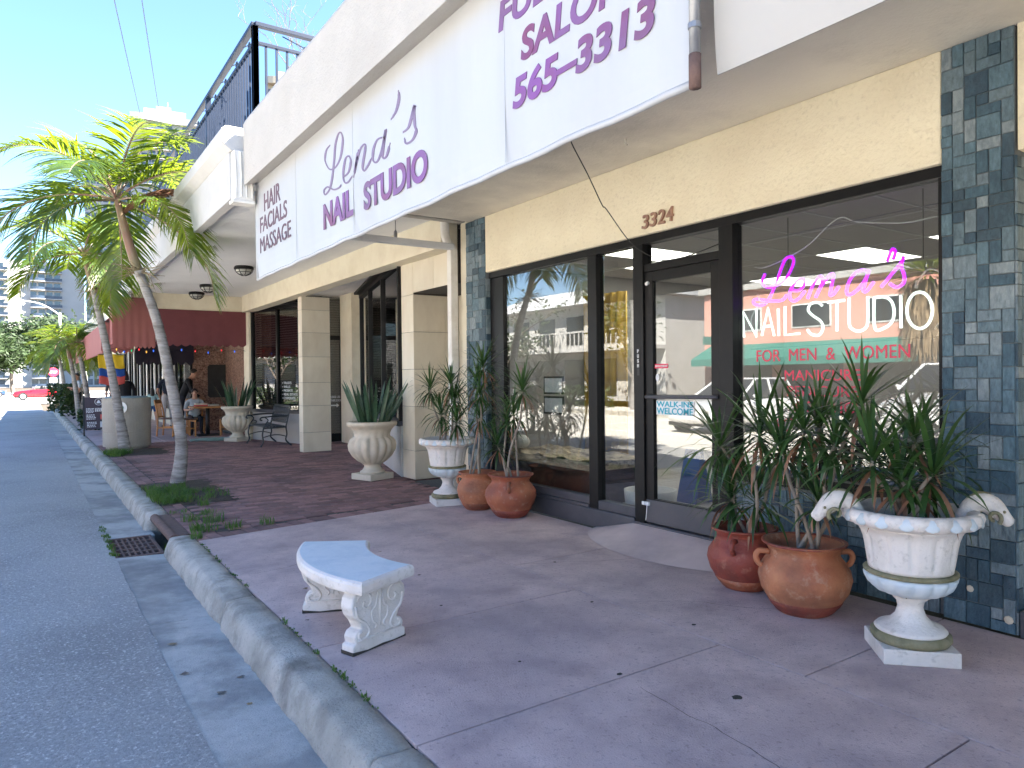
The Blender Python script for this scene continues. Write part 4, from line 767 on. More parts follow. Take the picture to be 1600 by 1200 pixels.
# slanted show windows
def show_window(p, q, z0, z1, mull, label_m, blinds=True, flip=1):
    p, q = Vector((*p, 0)), Vector((*q, 0)); d = (q-p); Ln = d.length; d.normalize(); nn = Vector((-d.y, d.x, 0))*flip  # nn points to the street
    def obx(a, b, z_0, z_1, t0, t1):
        c = [p+d*a+nn*t0, p+d*b+nn*t0, p+d*b+nn*t1, p+d*a+nn*t1]
        vs = [v+Vector((0, 0, z_0)) for v in c]+[v+Vector((0, 0, z_1)) for v in c]
        return MB().add(vs, [(0, 3, 2, 1), (4, 5, 6, 7), (0, 1, 5, 4), (1, 2, 6, 5), (2, 3, 7, 6), (3, 0, 4, 7)])
    wd = obx(0, Ln, z1-0.07, z1, -0.04, 0.05).build('show_window', 'frame', B, label=label_m, fix=True)
    obx(0, Ln, 0, z0-0.05, -0.1, 0.02).build('base_wall', 'whitew', B, fix=True, bev=0.004); obx(0, Ln, z0-0.05, z0+0.02, -0.05, 0.07).build('sill', 'framegrey', wd, fix=True, bev=0.004)
    for a in [0.04]+mull+[Ln-0.04]: obx(a-0.03, a+0.03, z0, z1-0.07, -0.035, 0.04).build('mullion', 'frame', wd, fix=True, bev=0.003)
    obx(-0.05, Ln+0.05, z1+0.005, z1+0.05, -0.02, 0.14).build('head_rail', 'frame', wd, fix=True)
    obx(0.02, Ln-0.02, z0, z1-0.07, -0.006, 0.0).build('window_pane', 'glassdark', wd, fix=True)
    if blinds:
        mb = MB(); n = int((z1-z0)/0.055)
        for k in range(n):
            z = z0+0.03+k*0.055; a = p+d*0.06; b = p+d*(Ln-0.06); vs = [a-nn*0.06+Vector((0, 0, z)), b-nn*0.06+Vector((0, 0, z)), b-nn*0.10+Vector((0, 0, z+0.03)), a-nn*0.10+Vector((0, 0, z+0.03))]
            mb.add(vs, [(0, 1, 2, 3)])
        o = mb.build('blind_slats', 'slat', wd); o['kind'] = 'stuff'; o.modifiers.new('solid', 'SOLIDIFY').thickness = 0.003
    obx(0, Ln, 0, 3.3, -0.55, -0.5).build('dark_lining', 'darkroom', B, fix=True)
    return wd, p, d, nn
show_window((5.62, 13.7), (4.42, 9.32), 0.78, 3.12, [1.35, 2.9], 'slanted dark show window with blinds beside the marble pier', flip=-1)
W2, wp, wdir, wn = show_window((4.40, 17.45), (4.92, 15.42), 0.71, 3.08, [1.15], 'slanted dark show window with blinds behind the iron bench', flip=-1)
MB().box(5.76, 6.2, 14.6, 15.28, 0, 3.27).build('entry_pilaster', 'cream', B, bev=0.005)
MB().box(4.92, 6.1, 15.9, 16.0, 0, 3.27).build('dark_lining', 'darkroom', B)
DB = MB(); DB.box(4.95, 6.05, 15.3, 15.36, 2.28, 2.38); DB.box(4.95, 5.03, 15.3, 15.36, 0.02, 3.24); DB.box(5.95, 6.05, 15.3, 15.36, 0.02, 3.24); DB.box(5.03, 5.95, 15.3, 15.36, 0.02, 0.2); DB = DB.build('entry_door', 'frame', B, bev=0.004)
MB().box(5.03, 5.95, 15.325, 15.331, 0.2, 3.24).build('door_pane', 'glassdark', DB)
mb = MB()
for k in range(54): mb.add([(5.05, 15.40, 0.22+k*0.055), (5.93, 15.40, 0.22+k*0.055), (5.93, 15.44, 0.25+k*0.055), (5.05, 15.44, 0.25+k*0.055)], [(0, 1, 2, 3)])
o = mb.build('blind_slats', 'slat', DB); o['kind'] = 'stuff'; o.modifiers.new('solid', 'SOLIDIFY').thickness = 0.003
text('lettering', 'PLEASE USE', (5.52, 15.322, 0.99), (1, 0, 0), (0, 0, 1), 0.24, 0.05, 'letterpale', DB, 0.003, 0.01)
text('lettering', 'OTHER DOOR', (5.50, 15.322, 0.91), (1, 0, 0), (0, 0, 1), 0.28, 0.05, 'letterpale', DB, 0.003, 0.01)
mb = MB(); mb.extr([(0, 0.03), (0.13, 0.03), (0.13, 0), (0.19, 0.045), (0.13, 0.09), (0.13, 0.06), (0, 0.06)], (5.54, 15.322, 0.78), (1, 0, 0), (0, 0, 1), (0, -1, 0), 0.003); mb.build('arrow', 'letterpale', DB, fix=True)
for i, s in enumerate(['TRUSTS', 'WILLS', 'PROBATE', 'REAL ESTATE', 'CORPORATE']):
    o_ = wp+wdir*1.32+wn*0.006+Vector((0, 0, 1.31-i*0.085)); text('lettering', '\u2022 '+s, o_, wdir, (0, 0, 1), 0.05*(len(s)+1.5), 0.055, 'letterpale', W2, 0.003, 0.01)
mb = MB()
# railing
def railing(label, path, z0, h, parent_name='terrace_railing', sp=0.115):
    t = thing(parent_name, label, 'railing', (path[0][0], path[0][1], z0))
    bm = MB().box(-0.011, 0.011, -0.011, 0.011, 0, h-0.30).mesh('baluster', 'navy')
    for (a, b) in zip(path[:-1], path[1:]):
        a, b = Vector((*a, 0)), Vector((*b, 0)); d = b-a; Ln = d.length; d.normalize(); s = Vector((-d.y, d.x, 0))
        def bar(z, hw, hh, nm):
            c = [a-s*hw, b-s*hw, b+s*hw, a+s*hw]
            MB().add([v+Vector((0, 0, z-hh)) for v in c]+[v+Vector((0, 0, z+hh)) for v in c], [(0, 3, 2, 1), (4, 5, 6, 7), (0, 1, 5, 4), (1, 2, 6, 5), (2, 3, 7, 6), (3, 0, 4, 7)]).build(nm, 'navy', t, fix=True, bev=0.003)
        bar(z0+h, 0.035, 0.022, 'top_rail'); bar(z0+h-0.20, 0.02, 0.018, 'mid_rail'); bar(z0+0.08, 0.02, 0.018, 'bottom_rail')
        n = int(Ln/sp); k = 0
        for i in range(n+1):
            p = a+d*(i*Ln/n)
            if i % 21 == 0 or i == n: MB().box(p.x-0.032, p.x+0.032, p.y-0.032, p.y+0.032, z0, z0+h-0.024).build('post', 'navy', t, bev=0.003)
            else: o = link('baluster', bm, t); o.location = p+Vector((0, 0, z0+0.09))-wloc(t)
            if i % 5 == 2 and i < n-3:
                sc = catmull([p+Vector((0, 0, z0+h-0.15))+d*(0.05*math.cos(q)*(1-q/14)*1.0)+Vector((0, 0, 0.045*math.sin(q)*(1-q/14))) for q in [w_*0.8 for w_ in range(12)]], 2)
                MB().tube(sc+[p+d*0.28+Vector((0, 0, z0+h-0.06))], 0.007, 5).build('scroll', 'navy', t)
    return t
railing('dark blue metal terrace railing above the white canopy', [(5.2, 7.95), (2.08, 7.95), (2.08, 18.0)], 4.0, 1.28)
railing('dark metal railing on the roof above the maroon awnings', [(2.1, 20.5), (2.1, 31)], 3.9, 1.0, 'roof_railing')
# ceiling lamps
def ceil_lamp(x, y):
    t = thing('ceiling_lamp', 'black caged glass ceiling lamp under the white canopy', 'lamp', (x, y, 3.40), 0, 'caged lamps under the canopy')
    MB().lathe([(0.15, 0), (0.165, -0.02), (0.165, -0.05), (0.15, -0.06)], 24, (0, 0, 0)).build('lamp_base', 'frame', t, smooth=False, local=True)
    MB().lathe([(0.14, -0.055), (0.13, -0.09), (0.09, -0.13), (0.03, -0.15)], 20).build('glass_bowl', 'lampglass', t, smooth=True, local=True)
    for k in range(8):
        a = k*PI/4; c, s = math.cos(a), math.sin(a)
        MB().tube([(0.155*c, 0.155*s, -0.055), (0.143*c, 0.143*s, -0.09), (0.1*c, 0.1*s, -0.135), (0.03*c, 0.03*s, -0.162)], 0.006, 5).build('cage_rib', 'frame', t, local=True)
    MB().tube([(0.13*math.cos(i*PI/12), 0.13*math.sin(i*PI/12), -0.105) for i in range(25)], 0.005, 5, cap=False).build('cage_ring', 'frame', t, local=True)
    return t
L1 = ceil_lamp(3.13, 12.9); L1['label'] = 'black caged ceiling lamp under the white canopy, closest to the sign banner'; copytree(L1, (3.1, 15.75, 3.40), label='black caged ceiling lamp under the white canopy, middle one of three'); copytree(L1, (3.14, 17.2, 3.40), label='black caged ceiling lamp under the white canopy, closest to the cream beam')
# ================================================================ RESTAURANT
C = thing('restaurant_building', 'low restaurant building with pebbled wall and white window posts', 'building', (6, 30, 0))
MB().box(2.05, 12, 17.97, 46, 3.42, 3.9).build('roof', 'cream', C); MB().box(1.95, 12, 18.2, 46, 3.2, 3.42).build('roof_edge', 'cream', C)
MB().box(3.75, 5.4, 21.2, 21.45, 0, 3.2).build('pebble_wall', 'pebble', C)
rp_ = [(4.12+0.66*u+0.05*0, 0.93+0.92*v) for u, v in ((0.08, 0), (0.92, 0), (1, 0.06), (1, 0.94), (0.92, 1), (0.08, 1), (0, 0.94), (0, 0.06))]
mb = MB(); mb.extr(rp_, (0, 21.2, 0), (1, 0, 0), (0, 0, 1), (0, -1, 0), 0.03); mb.build('black_wall_panel', 'black', C, fix=True, bev=0.006)
MB().box(4.6, 5.4, 17.95, 21.2, 0, 3.2).build('side_wall', 'pebble', C)
for i in range(12): MB().box(3.7, 3.86, 22.2+i*2.0, 22.36+i*2.0, 0, 3.2).build('window_post', 'white', C, bev=0.005)
MB().box(3.72, 3.84, 21.46, 46, 0, 0.5).build('sill_wall', 'cream', C)
for i in range(12):
    f = MB(); y = 22.38+i*2.0; f.box(3.74, 3.82, y, y+0.06, 0.5, 2.7); f.box(3.74, 3.82, y+1.76, y+1.8, 0.5, 2.7); f.box(3.74, 3.82, y+0.9, y+0.95, 0.5, 2.7); f.box(3.74, 3.82, y, y+1.8, 2.7, 2.78)
    f = f.build('window_frame', 'frame', C); MB().box(3.775, 3.781, y+0.06, y+1.76, 0.5, 2.7).build('window_pane', 'glassdark', f)
    MB().box(3.73, 3.85, y, y+1.8, 2.79, 3.2).build('wall_head', 'cream', C)
DC = MB(); DC.box(3.3, 3.36, 21.22, 21.3, 0, 2.5); DC.box(3.68, 3.74, 21.22, 21.3, 0, 2.5); DC.box(3.36, 3.68, 21.22, 21.3, 2.42, 2.5); DC = DC.build('glass_door', 'frame', C); MB().box(3.36, 3.68, 21.25, 21.256, 0.05, 2.42).build('door_pane', 'glassdark', DC)
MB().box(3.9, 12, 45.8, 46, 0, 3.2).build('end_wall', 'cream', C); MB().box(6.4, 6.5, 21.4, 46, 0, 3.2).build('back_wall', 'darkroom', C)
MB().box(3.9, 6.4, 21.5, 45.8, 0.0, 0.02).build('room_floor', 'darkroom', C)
# awnings
def cloth(p, q, z0, z1, ns, m, parent, name='awning_panel', ripple=0.0025, slope=0.0, amp=0.05):
    p, q = Vector((*p, 0)), Vector((*q, 0)); d = q-p; Ln = d.length; d.normalize(); nn = Vector((d.y, -d.x, 0)); k = ns*8; vs = []
    rows_ = [1, 0.75, 0.5, 0.25, 0.12, 0]
    for r_ in rows_:
        for i in range(k+1):
            t = i/k; ph = (i % 8)/8; z = z0+(z1-z0)*r_
            if r_ == 0: z -= amp*math.sin(PI*ph) if i % 8 else 0
            o = p+d*(Ln*t)+nn*(ripple*math.sin(t*ns*PI*1.1)*(1.2-r_)+slope*(1-r_))
            vs.append((o.x, o.y, z))
    fs = [(j*(k+1)+i, j*(k+1)+i+1, (j+1)*(k+1)+i+1, (j+1)*(k+1)+i) for j in range(len(rows_)-1) for i in range(k)]
    o = MB().add(vs, fs).build(name, m, parent); s = o.modifiers.new('solid', 'SOLIDIFY'); s.thickness = 0.006; return o
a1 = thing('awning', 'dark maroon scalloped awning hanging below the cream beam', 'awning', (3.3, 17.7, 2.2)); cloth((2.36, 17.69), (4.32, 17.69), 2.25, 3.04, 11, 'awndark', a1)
a2 = thing('awning', 'scalloped awning coloured pink as if lit, at the street corner of the restaurant', 'awning', (1.9, 17.6, 2.2))
cloth((1.5, 17.62), (2.35, 17.66), 2.19, 3.26, 10, 'awnlit', a2); MB().box(1.5, 2.35, 17.67, 18.4, 3.2, 3.25).build('awning_top', 'awnlit', a2)
MB().box(1.52, 1.55, 17.68, 18.4, 2.24, 3.2).build('awning_side', 'awnlit', a2)
a3 = thing('awning', 'lower scalloped awning coloured pink as if lit, running along the restaurant front', 'awning', (1.5, 24, 2.1))
cloth((1.40, 30.0), (1.40, 18.45), 2.1, 2.75, 60, 'awnlit', a3); cloth((1.35, 18.44), (2.0, 18.44), 2.1, 2.75, 6, 'awnlit', a3)
mb = MB(); mb.add([(1.4, 18.44, 2.75), (2.0, 18.44, 3.3), (2.0, 30, 3.3), (1.4, 30, 2.75)], [(0, 1, 2, 3)]); o = mb.build('awning_top', 'awnlit', a3); o.modifiers.new('solid', 'SOLIDIFY').thickness = 0.006
a4 = thing('awning', 'navy scalloped awning over the restaurant windows behind the maroon one', 'awning', (2.9, 20.9, 1.8)); cloth((2.3, 20.9), (3.72, 20.9), 1.92, 2.45, 7, 'awnnavy', a4, amp=0.09)
sl = thing('string_lights', 'coloured string light bulbs hanging under the awning edge', 'string lights', (2.0, 17.8, 2.1))
rn = random.Random(4); pts = [(1.45+i*0.145, 17.75+0.03*math.sin(i), 2.12+0.03*math.sin(i*2.1)) for i in range(21)]
MB().tube(pts, 0.004, 5).build('wire', 'black', sl)
for i, p in enumerate(pts): 
    if i % 2 == 0 or i < 8: mb = MB(); mb.lathe([(0.006, 0), (0.014, -0.015), (0.015, -0.035), (0.006, -0.055)], 8, p); mb.build('bulb', ['ledred', 'ledgreen', 'ledblue', 'ledamber'][(i*7) % 4], sl, smooth=True)
fl = thing('hanging_flag', 'yellow blue and red striped flag hanging below the pink-lit awning', 'flag', (1.62, 17.75, 1.35))
for nm, za, zb, m in (('yellow_band', 1.70, 2.0, 'yellow'), ('blue_band', 1.535, 1.70, 'blue'), ('red_band', 1.37, 1.535, 'coral')):
    vs = []; k = 20
    for j in range(5):
        for i in range(k+1):
            t = i/k; z = za+(zb-za)*j/4; vs.append((1.37+0.5*t+0.01*math.sin(z*9), 17.72+0.03*math.sin(t*9+z*3), z-0.05*math.sin(t*PI)*(2.0-z)+0.012*math.sin(t*13)))
    vs = [(x_-0.13, y_, z_) for x_, y_, z_ in vs]; o = MB().add(vs, [(j*(k+1)+i, j*(k+1)+i+1, (j+1)*(k+1)+i+1, (j+1)*(k+1)+i) for j in range(4) for i in range(k)]).build(nm, m, fl, smooth=True); o.modifiers.new('solid', 'SOLIDIFY').thickness = 0.004
MB().tube([(1.23, 17.73, 2.0), (1.75, 17.73, 2.0)], 0.008, 6).build('hanging_cord', 'black', fl)
fd = thing('floodlight', 'white round floodlight on a bracket above the pink-lit awning', 'floodlight', (1.42, 18.9, 3.0))
MB().tube([(1.9, 18.9, 3.1), (1.42, 18.9, 3.08)], 0.02, 8).build('bracket', 'white', fd, smooth=True)
mb = MB(); mb.tube([(1.42, 18.95, 3.1), (1.33, 18.75, 3.02), (1.30, 18.68, 2.99)], [0.07, 0.10, 0.11], 16); mb.build('lamp_head', 'white', fd, smooth=True); MB().tube([(1.301, 18.682, 2.991), (1.297, 18.67, 2.986)], 0.085, 16).build('lens', 'black', fd)
# ================================================================ STREET OBJECTS
# curved white bench with scrolled supports
bc = thing('curved_bench', 'curved white concrete garden bench with pale blue seat and scrolled legs', 'bench', (1.5, 3.85, 0))
CX, CY, RI, RO = 2.385, 3.85, 0.72, 1.144
def arcpt(r_, a): return (CX-r_*math.cos(a), CY+r_*math.sin(a))
aa = [R(-26+58*i/20) for i in range(21)]
def seat_ring(ins, z): 
    e = ins/RO
    lo = [arcpt(RO-ins, max(min(a, aa[-1]-e), aa[0]+e)) for a in aa]; li = [arcpt(RI+ins, max(min(a, aa[-1]-e*1.4), aa[0]+e*1.4)) for a in aa[::-1]]
    return [(x, y, z) for x, y in lo+li]
mb = MB(); rings = [(0.02, 0.325), (0.004, 0.332), (0.0, 0.345), (0.0, 0.375), (0.006, 0.388), (0.02, 0.396)]; n = 42; vs = []
for ins, z in rings: vs += seat_ring(ins, z)
fs = [(k*n+i, k*n+(i+1) % n, (k+1)*n+(i+1) % n, (k+1)*n+i) for k in range(len(rings)-1) for i in range(n)]
mi = [0]*len(fs); mb.add(vs, fs, 0)
for z_, kk, flip in ((0, 0, True), (0, len(rings)-1, False)):
    b = kk*n
    for i in range(20):
        f = (b+i, b+i+1, b+n-2-i, b+n-1-i); mb.f.append(f[::-1] if flip else f); mb.m.append(0 if flip else 1)
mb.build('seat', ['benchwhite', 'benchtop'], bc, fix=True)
sil = [(-0.185, 0), (-0.185, 0.05), (-0.165, 0.058), (-0.172, 0.09), (-0.155, 0.115), (-0.125, 0.125), (-0.145, 0.165), (-0.175, 0.2), (-0.19, 0.245), (-0.18, 0.29), (-0.15, 0.325)]
sil = sil+[(-x, z) for x, z in sil[::-1]]
def bench_leg(a, name='leg'):
    mx, my = arcpt((RI+RO)/2, a); rad = Vector((math.cos(a), -math.sin(a), 0)); tan = Vector((math.sin(a), math.cos(a), 0)); o = Vector((mx, my, 0))
    mb = MB(); mb.extr(sil, o-tan*0.045, rad, (0, 0, 1), tan, 0.09); L_ = mb.build(name, 'benchwhite', bc, fix=True, bev=0.008)
    def P(x, z, s): return o+rad*x+Vector((0, 0, z))+tan*s
    for s in (-0.046, 0.046):
        for sg in (-1, 1):
            sp = [P(sg*(0.10+(0.062-0.0052*k)*math.cos(k*0.62+0.4)), 0.255+(0.062-0.0052*k)*math.sin(k*0.62+0.4), s) for k in range(12)]
            MB().tube(catmull(sp, 3), 0.0065, 6).build('scroll', 'benchwhite', L_, smooth=True)
            sp = [P(sg*0.165, 0.25, s), P(sg*0.15, 0.19, s), P(sg*0.10, 0.15, s), P(sg*0.075, 0.105, s), P(sg*0.10, 0.075, s), P(sg*0.14, 0.08, s), P(sg*0.145, 0.105, s), P(sg*0.125, 0.108, s)]
            MB().tube(catmull(sp, 4), 0.007, 6).build('scroll', 'benchwhite', L_, smooth=True)
            sp = [P(sg*0.012, 0.29, s), P(sg*0.03, 0.22, s), P(sg*0.055, 0.2, s), P(sg*0.05, 0.15, s), P(sg*0.025, 0.125, s), P(sg*0.035, 0.105, s)]
            MB().tube(catmull(sp, 4), 0.0055, 6).build('scroll', 'benchwhite', L_, smooth=True)
        MB().tube([P(0, 0.31, s), P(0, 0.2, s), P(0, 0.11, s)], [0.012, 0.008, 0.003], 6).build('leaf_drop', 'benchwhite', L_, smooth=True)
        MB().tube([P(-0.155, 0.07, s), P(0.155, 0.07, s)], 0.005, 6).build('moulding', 'benchwhite', L_, smooth=True)
    mb = MB(); mb.extr([(-0.186, 0.0), (0.186, 0.0), (0.187, 0.010), (0.1, 0.006), (0.02, 0.012), (-0.08, 0.007), (-0.187, 0.02)], o-tan*0.0465, rad, (0, 0, 1), tan, 0.093); mb.build('dirty_foot', 'dirt', L_, fix=True)
bench_leg(R(-19)); bench_leg(R(24))
# urns
def fluted_urn(name, label, loc, rz):
    t = thing(name, label, 'urn', loc, rz)
    def fn(th, k, r_, z):
        if 1 <= k <= 9: return r_*(1+(0.10*abs(math.sin(th*8))-0.05)*(1 if k < 7 else 0.35))
        return r_
    MB().box(-0.21, 0.21, -0.21, 0.21, 0, 0.085).build('plinth', 'castbeige', t, local=True, bev=0.008)
    MB().lathe([(0.17, 0.085), (0.175, 0.11), (0.14, 0.13), (0.115, 0.17), (0.12, 0.20), (0.145, 0.215)], 32).build('stem', 'castbeige', t, local=True, smooth=True)
    MB().lathe([(0.13, 0.21), (0.20, 0.26), (0.27, 0.33), (0.315, 0.41), (0.325, 0.48), (0.31, 0.545), (0.275, 0.585), (0.25, 0.60), (0.25, 0.64), (0.27, 0.69), (0.31, 0.735), (0.345, 0.755), (0.355, 0.785), (0.345, 0.81), (0.315, 0.815), (0.29, 0.79), (0.27, 0.72)], 120, fn=fn).build('bowl', 'castbeige', t, local=True, smooth=True)
    MB().lathe([(0.0, 0.735), (0.28, 0.735)], 24, cap=False).build('soil', 'soil', t, local=True)
    return t
fluted_urn('fluted_urn', 'beige fluted stone urn of snake plants in front of the marble pier', (4.0, 9.42, 0), 0.3)
fluted_urn('fluted_urn', 'beige fluted stone urn of snake plants beside the iron bench', (3.98, 17.22, 0), 0.5)
def white_urn(label, loc, rz, rams):
    t = thing('white_urn', label, 'urn', loc, rz)
    MB().box(-0.185, 0.185, -0.185, 0.185, 0, 0.075).build('plinth', 'urnwhite', t, local=True, bev=0.006)
    MB().lathe([(0.185, 0.075), (0.198, 0.095), (0.195, 0.115), (0.175, 0.125)], 40).build('mossy_ring', 'moss', t, local=True, smooth=True)
    MB().lathe([(0.17, 0.12), (0.178, 0.132), (0.165, 0.145), (0.11, 0.165), (0.075, 0.20), (0.062, 0.24), (0.068, 0.27), (0.085, 0.285), (0.082, 0.30), (0.10, 0.305)], 40).build('stem', 'urnwhite', t, local=True, smooth=True)
    def gad(th, k, r_, z): return r_*(1+0.075*abs(math.sin(th*7))) if 1 <= k <= 4 else r_
    MB().lathe([(0.09, 0.30), (0.16, 0.325), (0.195, 0.355), (0.21, 0.385), (0.214, 0.405), (0.212, 0.41)], 112, fn=gad).build('gadroon_band', 'urnblue', t, local=True, smooth=True)
    for k in range(14):
        a = (k+0.5)*PI/7; c, s = math.cos(a), math.sin(a); MB().tube([(0.12*c, 0.12*s, 0.308), (0.185*c, 0.185*s, 0.345), (0.214*c, 0.214*s, 0.40)], [0.003, 0.006, 0.004], 6).build('gadroon_rib', 'urnwhite' if k % 3 else 'moss', t, local=True)
    MB().lathe([(0.212, 0.41), (0.228, 0.415), (0.23, 0.428), (0.215, 0.435)], 48).build('moss_band', 'moss', t, local=True, smooth=True)
    def flu(th, k, r_, z):
        if 2 <= k <= 6:
            q = (th*12/(2*PI)) % 1; return r_*(1.0-0.05*max(0, 1-abs(q-0.5)*5.0))
        return r_
    MB().lathe([(0.205, 0.435), (0.207, 0.45), (0.212, 0.475), (0.218, 0.51), (0.224, 0.55), (0.232, 0.59), (0.243, 0.62), (0.258, 0.645), (0.285, 0.66)], 144, fn=flu).build('bowl', 'urnwhite', t, local=True, smooth=True)
    def egg(th, k, r_, z): return r_*(1+0.06*abs(math.cos(th*9)) if 1 <= k <= 4 else 1)
    MB().lathe([(0.27, 0.655), (0.295, 0.665), (0.318, 0.685), (0.326, 0.71), (0.318, 0.733), (0.30, 0.742), (0.27, 0.73), (0.25, 0.68), (0.235, 0.62)], 144, fn=egg).build('rim', 'urnwhite', t, local=True, smooth=True)
    for k in range(18):
        a = (k+0.5)*PI/9; c, s = math.cos(a), math.sin(a)
        mb = MB(); mb.ball((0, 0, 0), 0.037, 10, 0, (0.32, 1.15, 0.85)); q = Matrix.Rotation(a, 4, 'Z') @ Matrix.Translation((0.326, 0, 0.704)) @ Matrix.Rotation(R(-18), 4, 'Y')
        mb.v = [tuple(q @ Vector(v)) for v in mb.v]; mb.build('shell_boss', 'urnblue', t, local=True, smooth=True)
    MB().lathe([(0.0, 0.66), (0.245, 0.66)], 24, cap=False).build('soil', 'soil', t, local=True)
    t.scale = (0.93, 0.93, 1.0)
    if rams:
        for a in (0, PI):
            q = Matrix.Rotation(a, 4, 'Z')
            def put(mb, nm, m): mb.v = [tuple(q @ Vector(v)) for v in mb.v]; return mb.build(nm, m, t, local=True, smooth=True)
            hd_ = MB(); hd_.tube(catmull([(0.25, 0, 0.68), (0.29, 0, 0.745), (0.34, 0, 0.775), (0.395, 0, 0.76), (0.445, 0, 0.715), (0.488, 0, 0.668)], 4), [0.034, 0.038, 0.04, 0.042, 0.043, 0.044, 0.045, 0.046, 0.047, 0.048, 0.049, 0.05, 0.05, 0.049, 0.046, 0.042, 0.038, 0.034, 0.031, 0.029, 0.018], 14)
            H_ = put(hd_, 'ram_head', 'urnwhite')
            for s in (-1, 1):
                sp = [(0.385+(0.042-0.0032*k)*math.cos(-0.8+k*0.55), s*(0.046+0.002*k), 0.735+(0.04-0.003*k)*math.sin(-0.8+k*0.55)-0.03) for k in range(11)]
                put(MB().tube(catmull(sp, 3), [0.011]*8+[0.009]*15+[0.007]*8, 8), 'ram_horn', 'moss')
                put(MB().ball((0.44, s*0.045, 0.735), 0.008, 8), 'ram_eye', 'moss')
            put(MB().tube(catmull([(0.265, 0, 0.745), (0.30, 0, 0.79), (0.34, 0, 0.812), (0.39, 0, 0.80)], 4), [0.018]*13, 8), 'mane', 'moss')
    return t
white_urn('white urn with ram heads and pale blue rim beside the tiled pillar', (3.66, 1.83, 0), R(-46), True)
white_urn('white urn with pale blue band beside the white downpipe', (3.88, 7.02, 0), R(-15), False)
# terracotta pots
def clay_pot(label, loc, rz, r_, h, m, handles=2, neck=0.62):
    t = thing('clay_pot', label, 'pot', loc, rz)
    pr = [(0.55*r_, 0), (0.60*r_, 0.01), (0.72*r_, 0.12*h), (0.92*r_, 0.32*h), (1.0*r_, 0.50*h), (0.97*r_, 0.62*h), (0.86*r_, 0.73*h), (0.76*r_, 0.80*h), (0.74*r_, 0.86*h), (0.79*r_, 0.93*h), (0.88*r_, 0.975*h), (0.89*r_, 1.0*h), (0.83*r_, 1.0*h), (0.74*r_, 0.95*h), (0.69*r_, 0.86*h), (0.70*r_, 0.74*h)]
    def wob(th, k, q, z): return q*(1+0.012*math.sin(th*2+k)+0.006*math.sin(th*5))
    MB().lathe(pr, 48, fn=wob).build('body', m[0], t, local=True, smooth=True)
    MB().lathe([(0.885*r_, 0.972*h), (0.905*r_, 0.985*h), (0.90*r_, 1.005*h), (0.84*r_, 1.006*h), (0.80*r_, 0.985*h)], 48, fn=wob, cap=False).build('rim', m[1], t, local=True, smooth=True)
    MB().lathe([(0.56*r_, 0.003), (0.615*r_, 0.012), (0.735*r_, 0.12*h), (0.80*r_, 0.185*h), (0.79*r_, 0.19*h)], 48, fn=wob, cap=False).build('glazed_foot', m[2], t, local=True, smooth=True)
    MB().lathe([(0.0, 0.75*h), (0.69*r_, 0.75*h)], 24, cap=False).build('soil', 'soil', t, local=True)
    for k in range(handles):
        a = k*2*PI/handles; c, s = math.cos(a), math.sin(a)
        pts = [(0.76*r_, 0.84*h), (0.98*r_, 0.85*h), (1.06*r_, 0.77*h), (1.0*r_, 0.68*h), (0.93*r_, 0.655*h)]
        MB().tube(catmull([(x*c, x*s, z) for x, z in pts], 4), 0.017, 8).build('handle', m[0], t, local=True, smooth=True)
    return t
clay_pot('round orange clay pot with ringed neck, frontmost by the far shop window', (4.05, 6.0, 0), 0.9, 0.262, 0.43, ('terra', 'terrared', 'terrared'), 2)
clay_pot('brown clay pot between the white urn and the orange pot', (3.99, 6.55, 0), 2.2, 0.225, 0.40, ('terraorange', 'terra', 'terra'), 2)
clay_pot('dark red clay pot with square lug beside the shop door', (3.94, 3.05, 0), R(200), 0.24, 0.40, ('terrared', 'terrared', 'terra'), 2)
clay_pot('big orange clay pot with small side handles next to the ram urn', (3.82, 2.53, 0), R(140), 0.265, 0.42, ('terraorange', 'terrared', 'terrared'), 2)
# iron bench
ib = thing('iron_bench', 'black cast iron bench with lattice back beside the marble column', 'bench', (4.3, 15.85, 0), PI/2)
for s in (-0.58, 0.58):
    E_ = MB(); 
    E_.tube(catmull([(s, 0.24, 0.40), (s, 0.27, 0.25), (s, 0.25, 0.1), (s, 0.31, 0.0)], 5), 0.017, 8); E_.tube(catmull([(s, -0.22, 0.41), (s, -0.24, 0.25), (s, -0.22, 0.12), (s, -0.34, 0.0)], 5), 0.017, 8)
    E_.tube([(s, 0.26, 0.39), (s, -0.24, 0.40)], 0.016, 8); E_.tube(catmull([(s, 0.25, 0.2), (s, 0.08, 0.24), (s, -0.08, 0.24), (s, -0.23, 0.2)], 5), 0.012, 6)
    E_.tube(catmull([(s, -0.22, 0.40), (s, -0.27, 0.60), (s, -0.33, 0.85)], 5), 0.017, 8)
    E_.build('end_frame', 'iron', ib, local=True, smooth=True)
    AR = MB(); AR.tube(catmull([(s, -0.27, 0.64), (s, -0.05, 0.645), (s, 0.18, 0.63), (s, 0.29, 0.615), (s, 0.31, 0.57), (s, 0.27, 0.56)], 5), 0.017, 8); AR.tube(catmull([(s, 0.22, 0.625), (s, 0.15, 0.56), (s, 0.2, 0.48), (s, 0.24, 0.40)], 5), 0.012, 6); AR.tube(catmull([(s, 0.17, 0.51), (s, 0.1, 0.50), (s, 0.1, 0.45), (s, 0.15, 0.45)], 4), 0.009, 6); AR.build('armrest', 'iron', ib, local=True, smooth=True)
for k in range(7): MB().box(-0.57, 0.57, -0.21+k*0.068, -0.155+k*0.068, 0.408, 0.43).build('seat_slat', 'iron', ib, local=True, bev=0.004)
for z, y in ((0.50, -0.245), (0.84, -0.325)): MB().box(-0.57, 0.57, y-0.012, y+0.012, z-0.022, z+0.022).build('back_rail', 'iron', ib, local=True, bev=0.004)
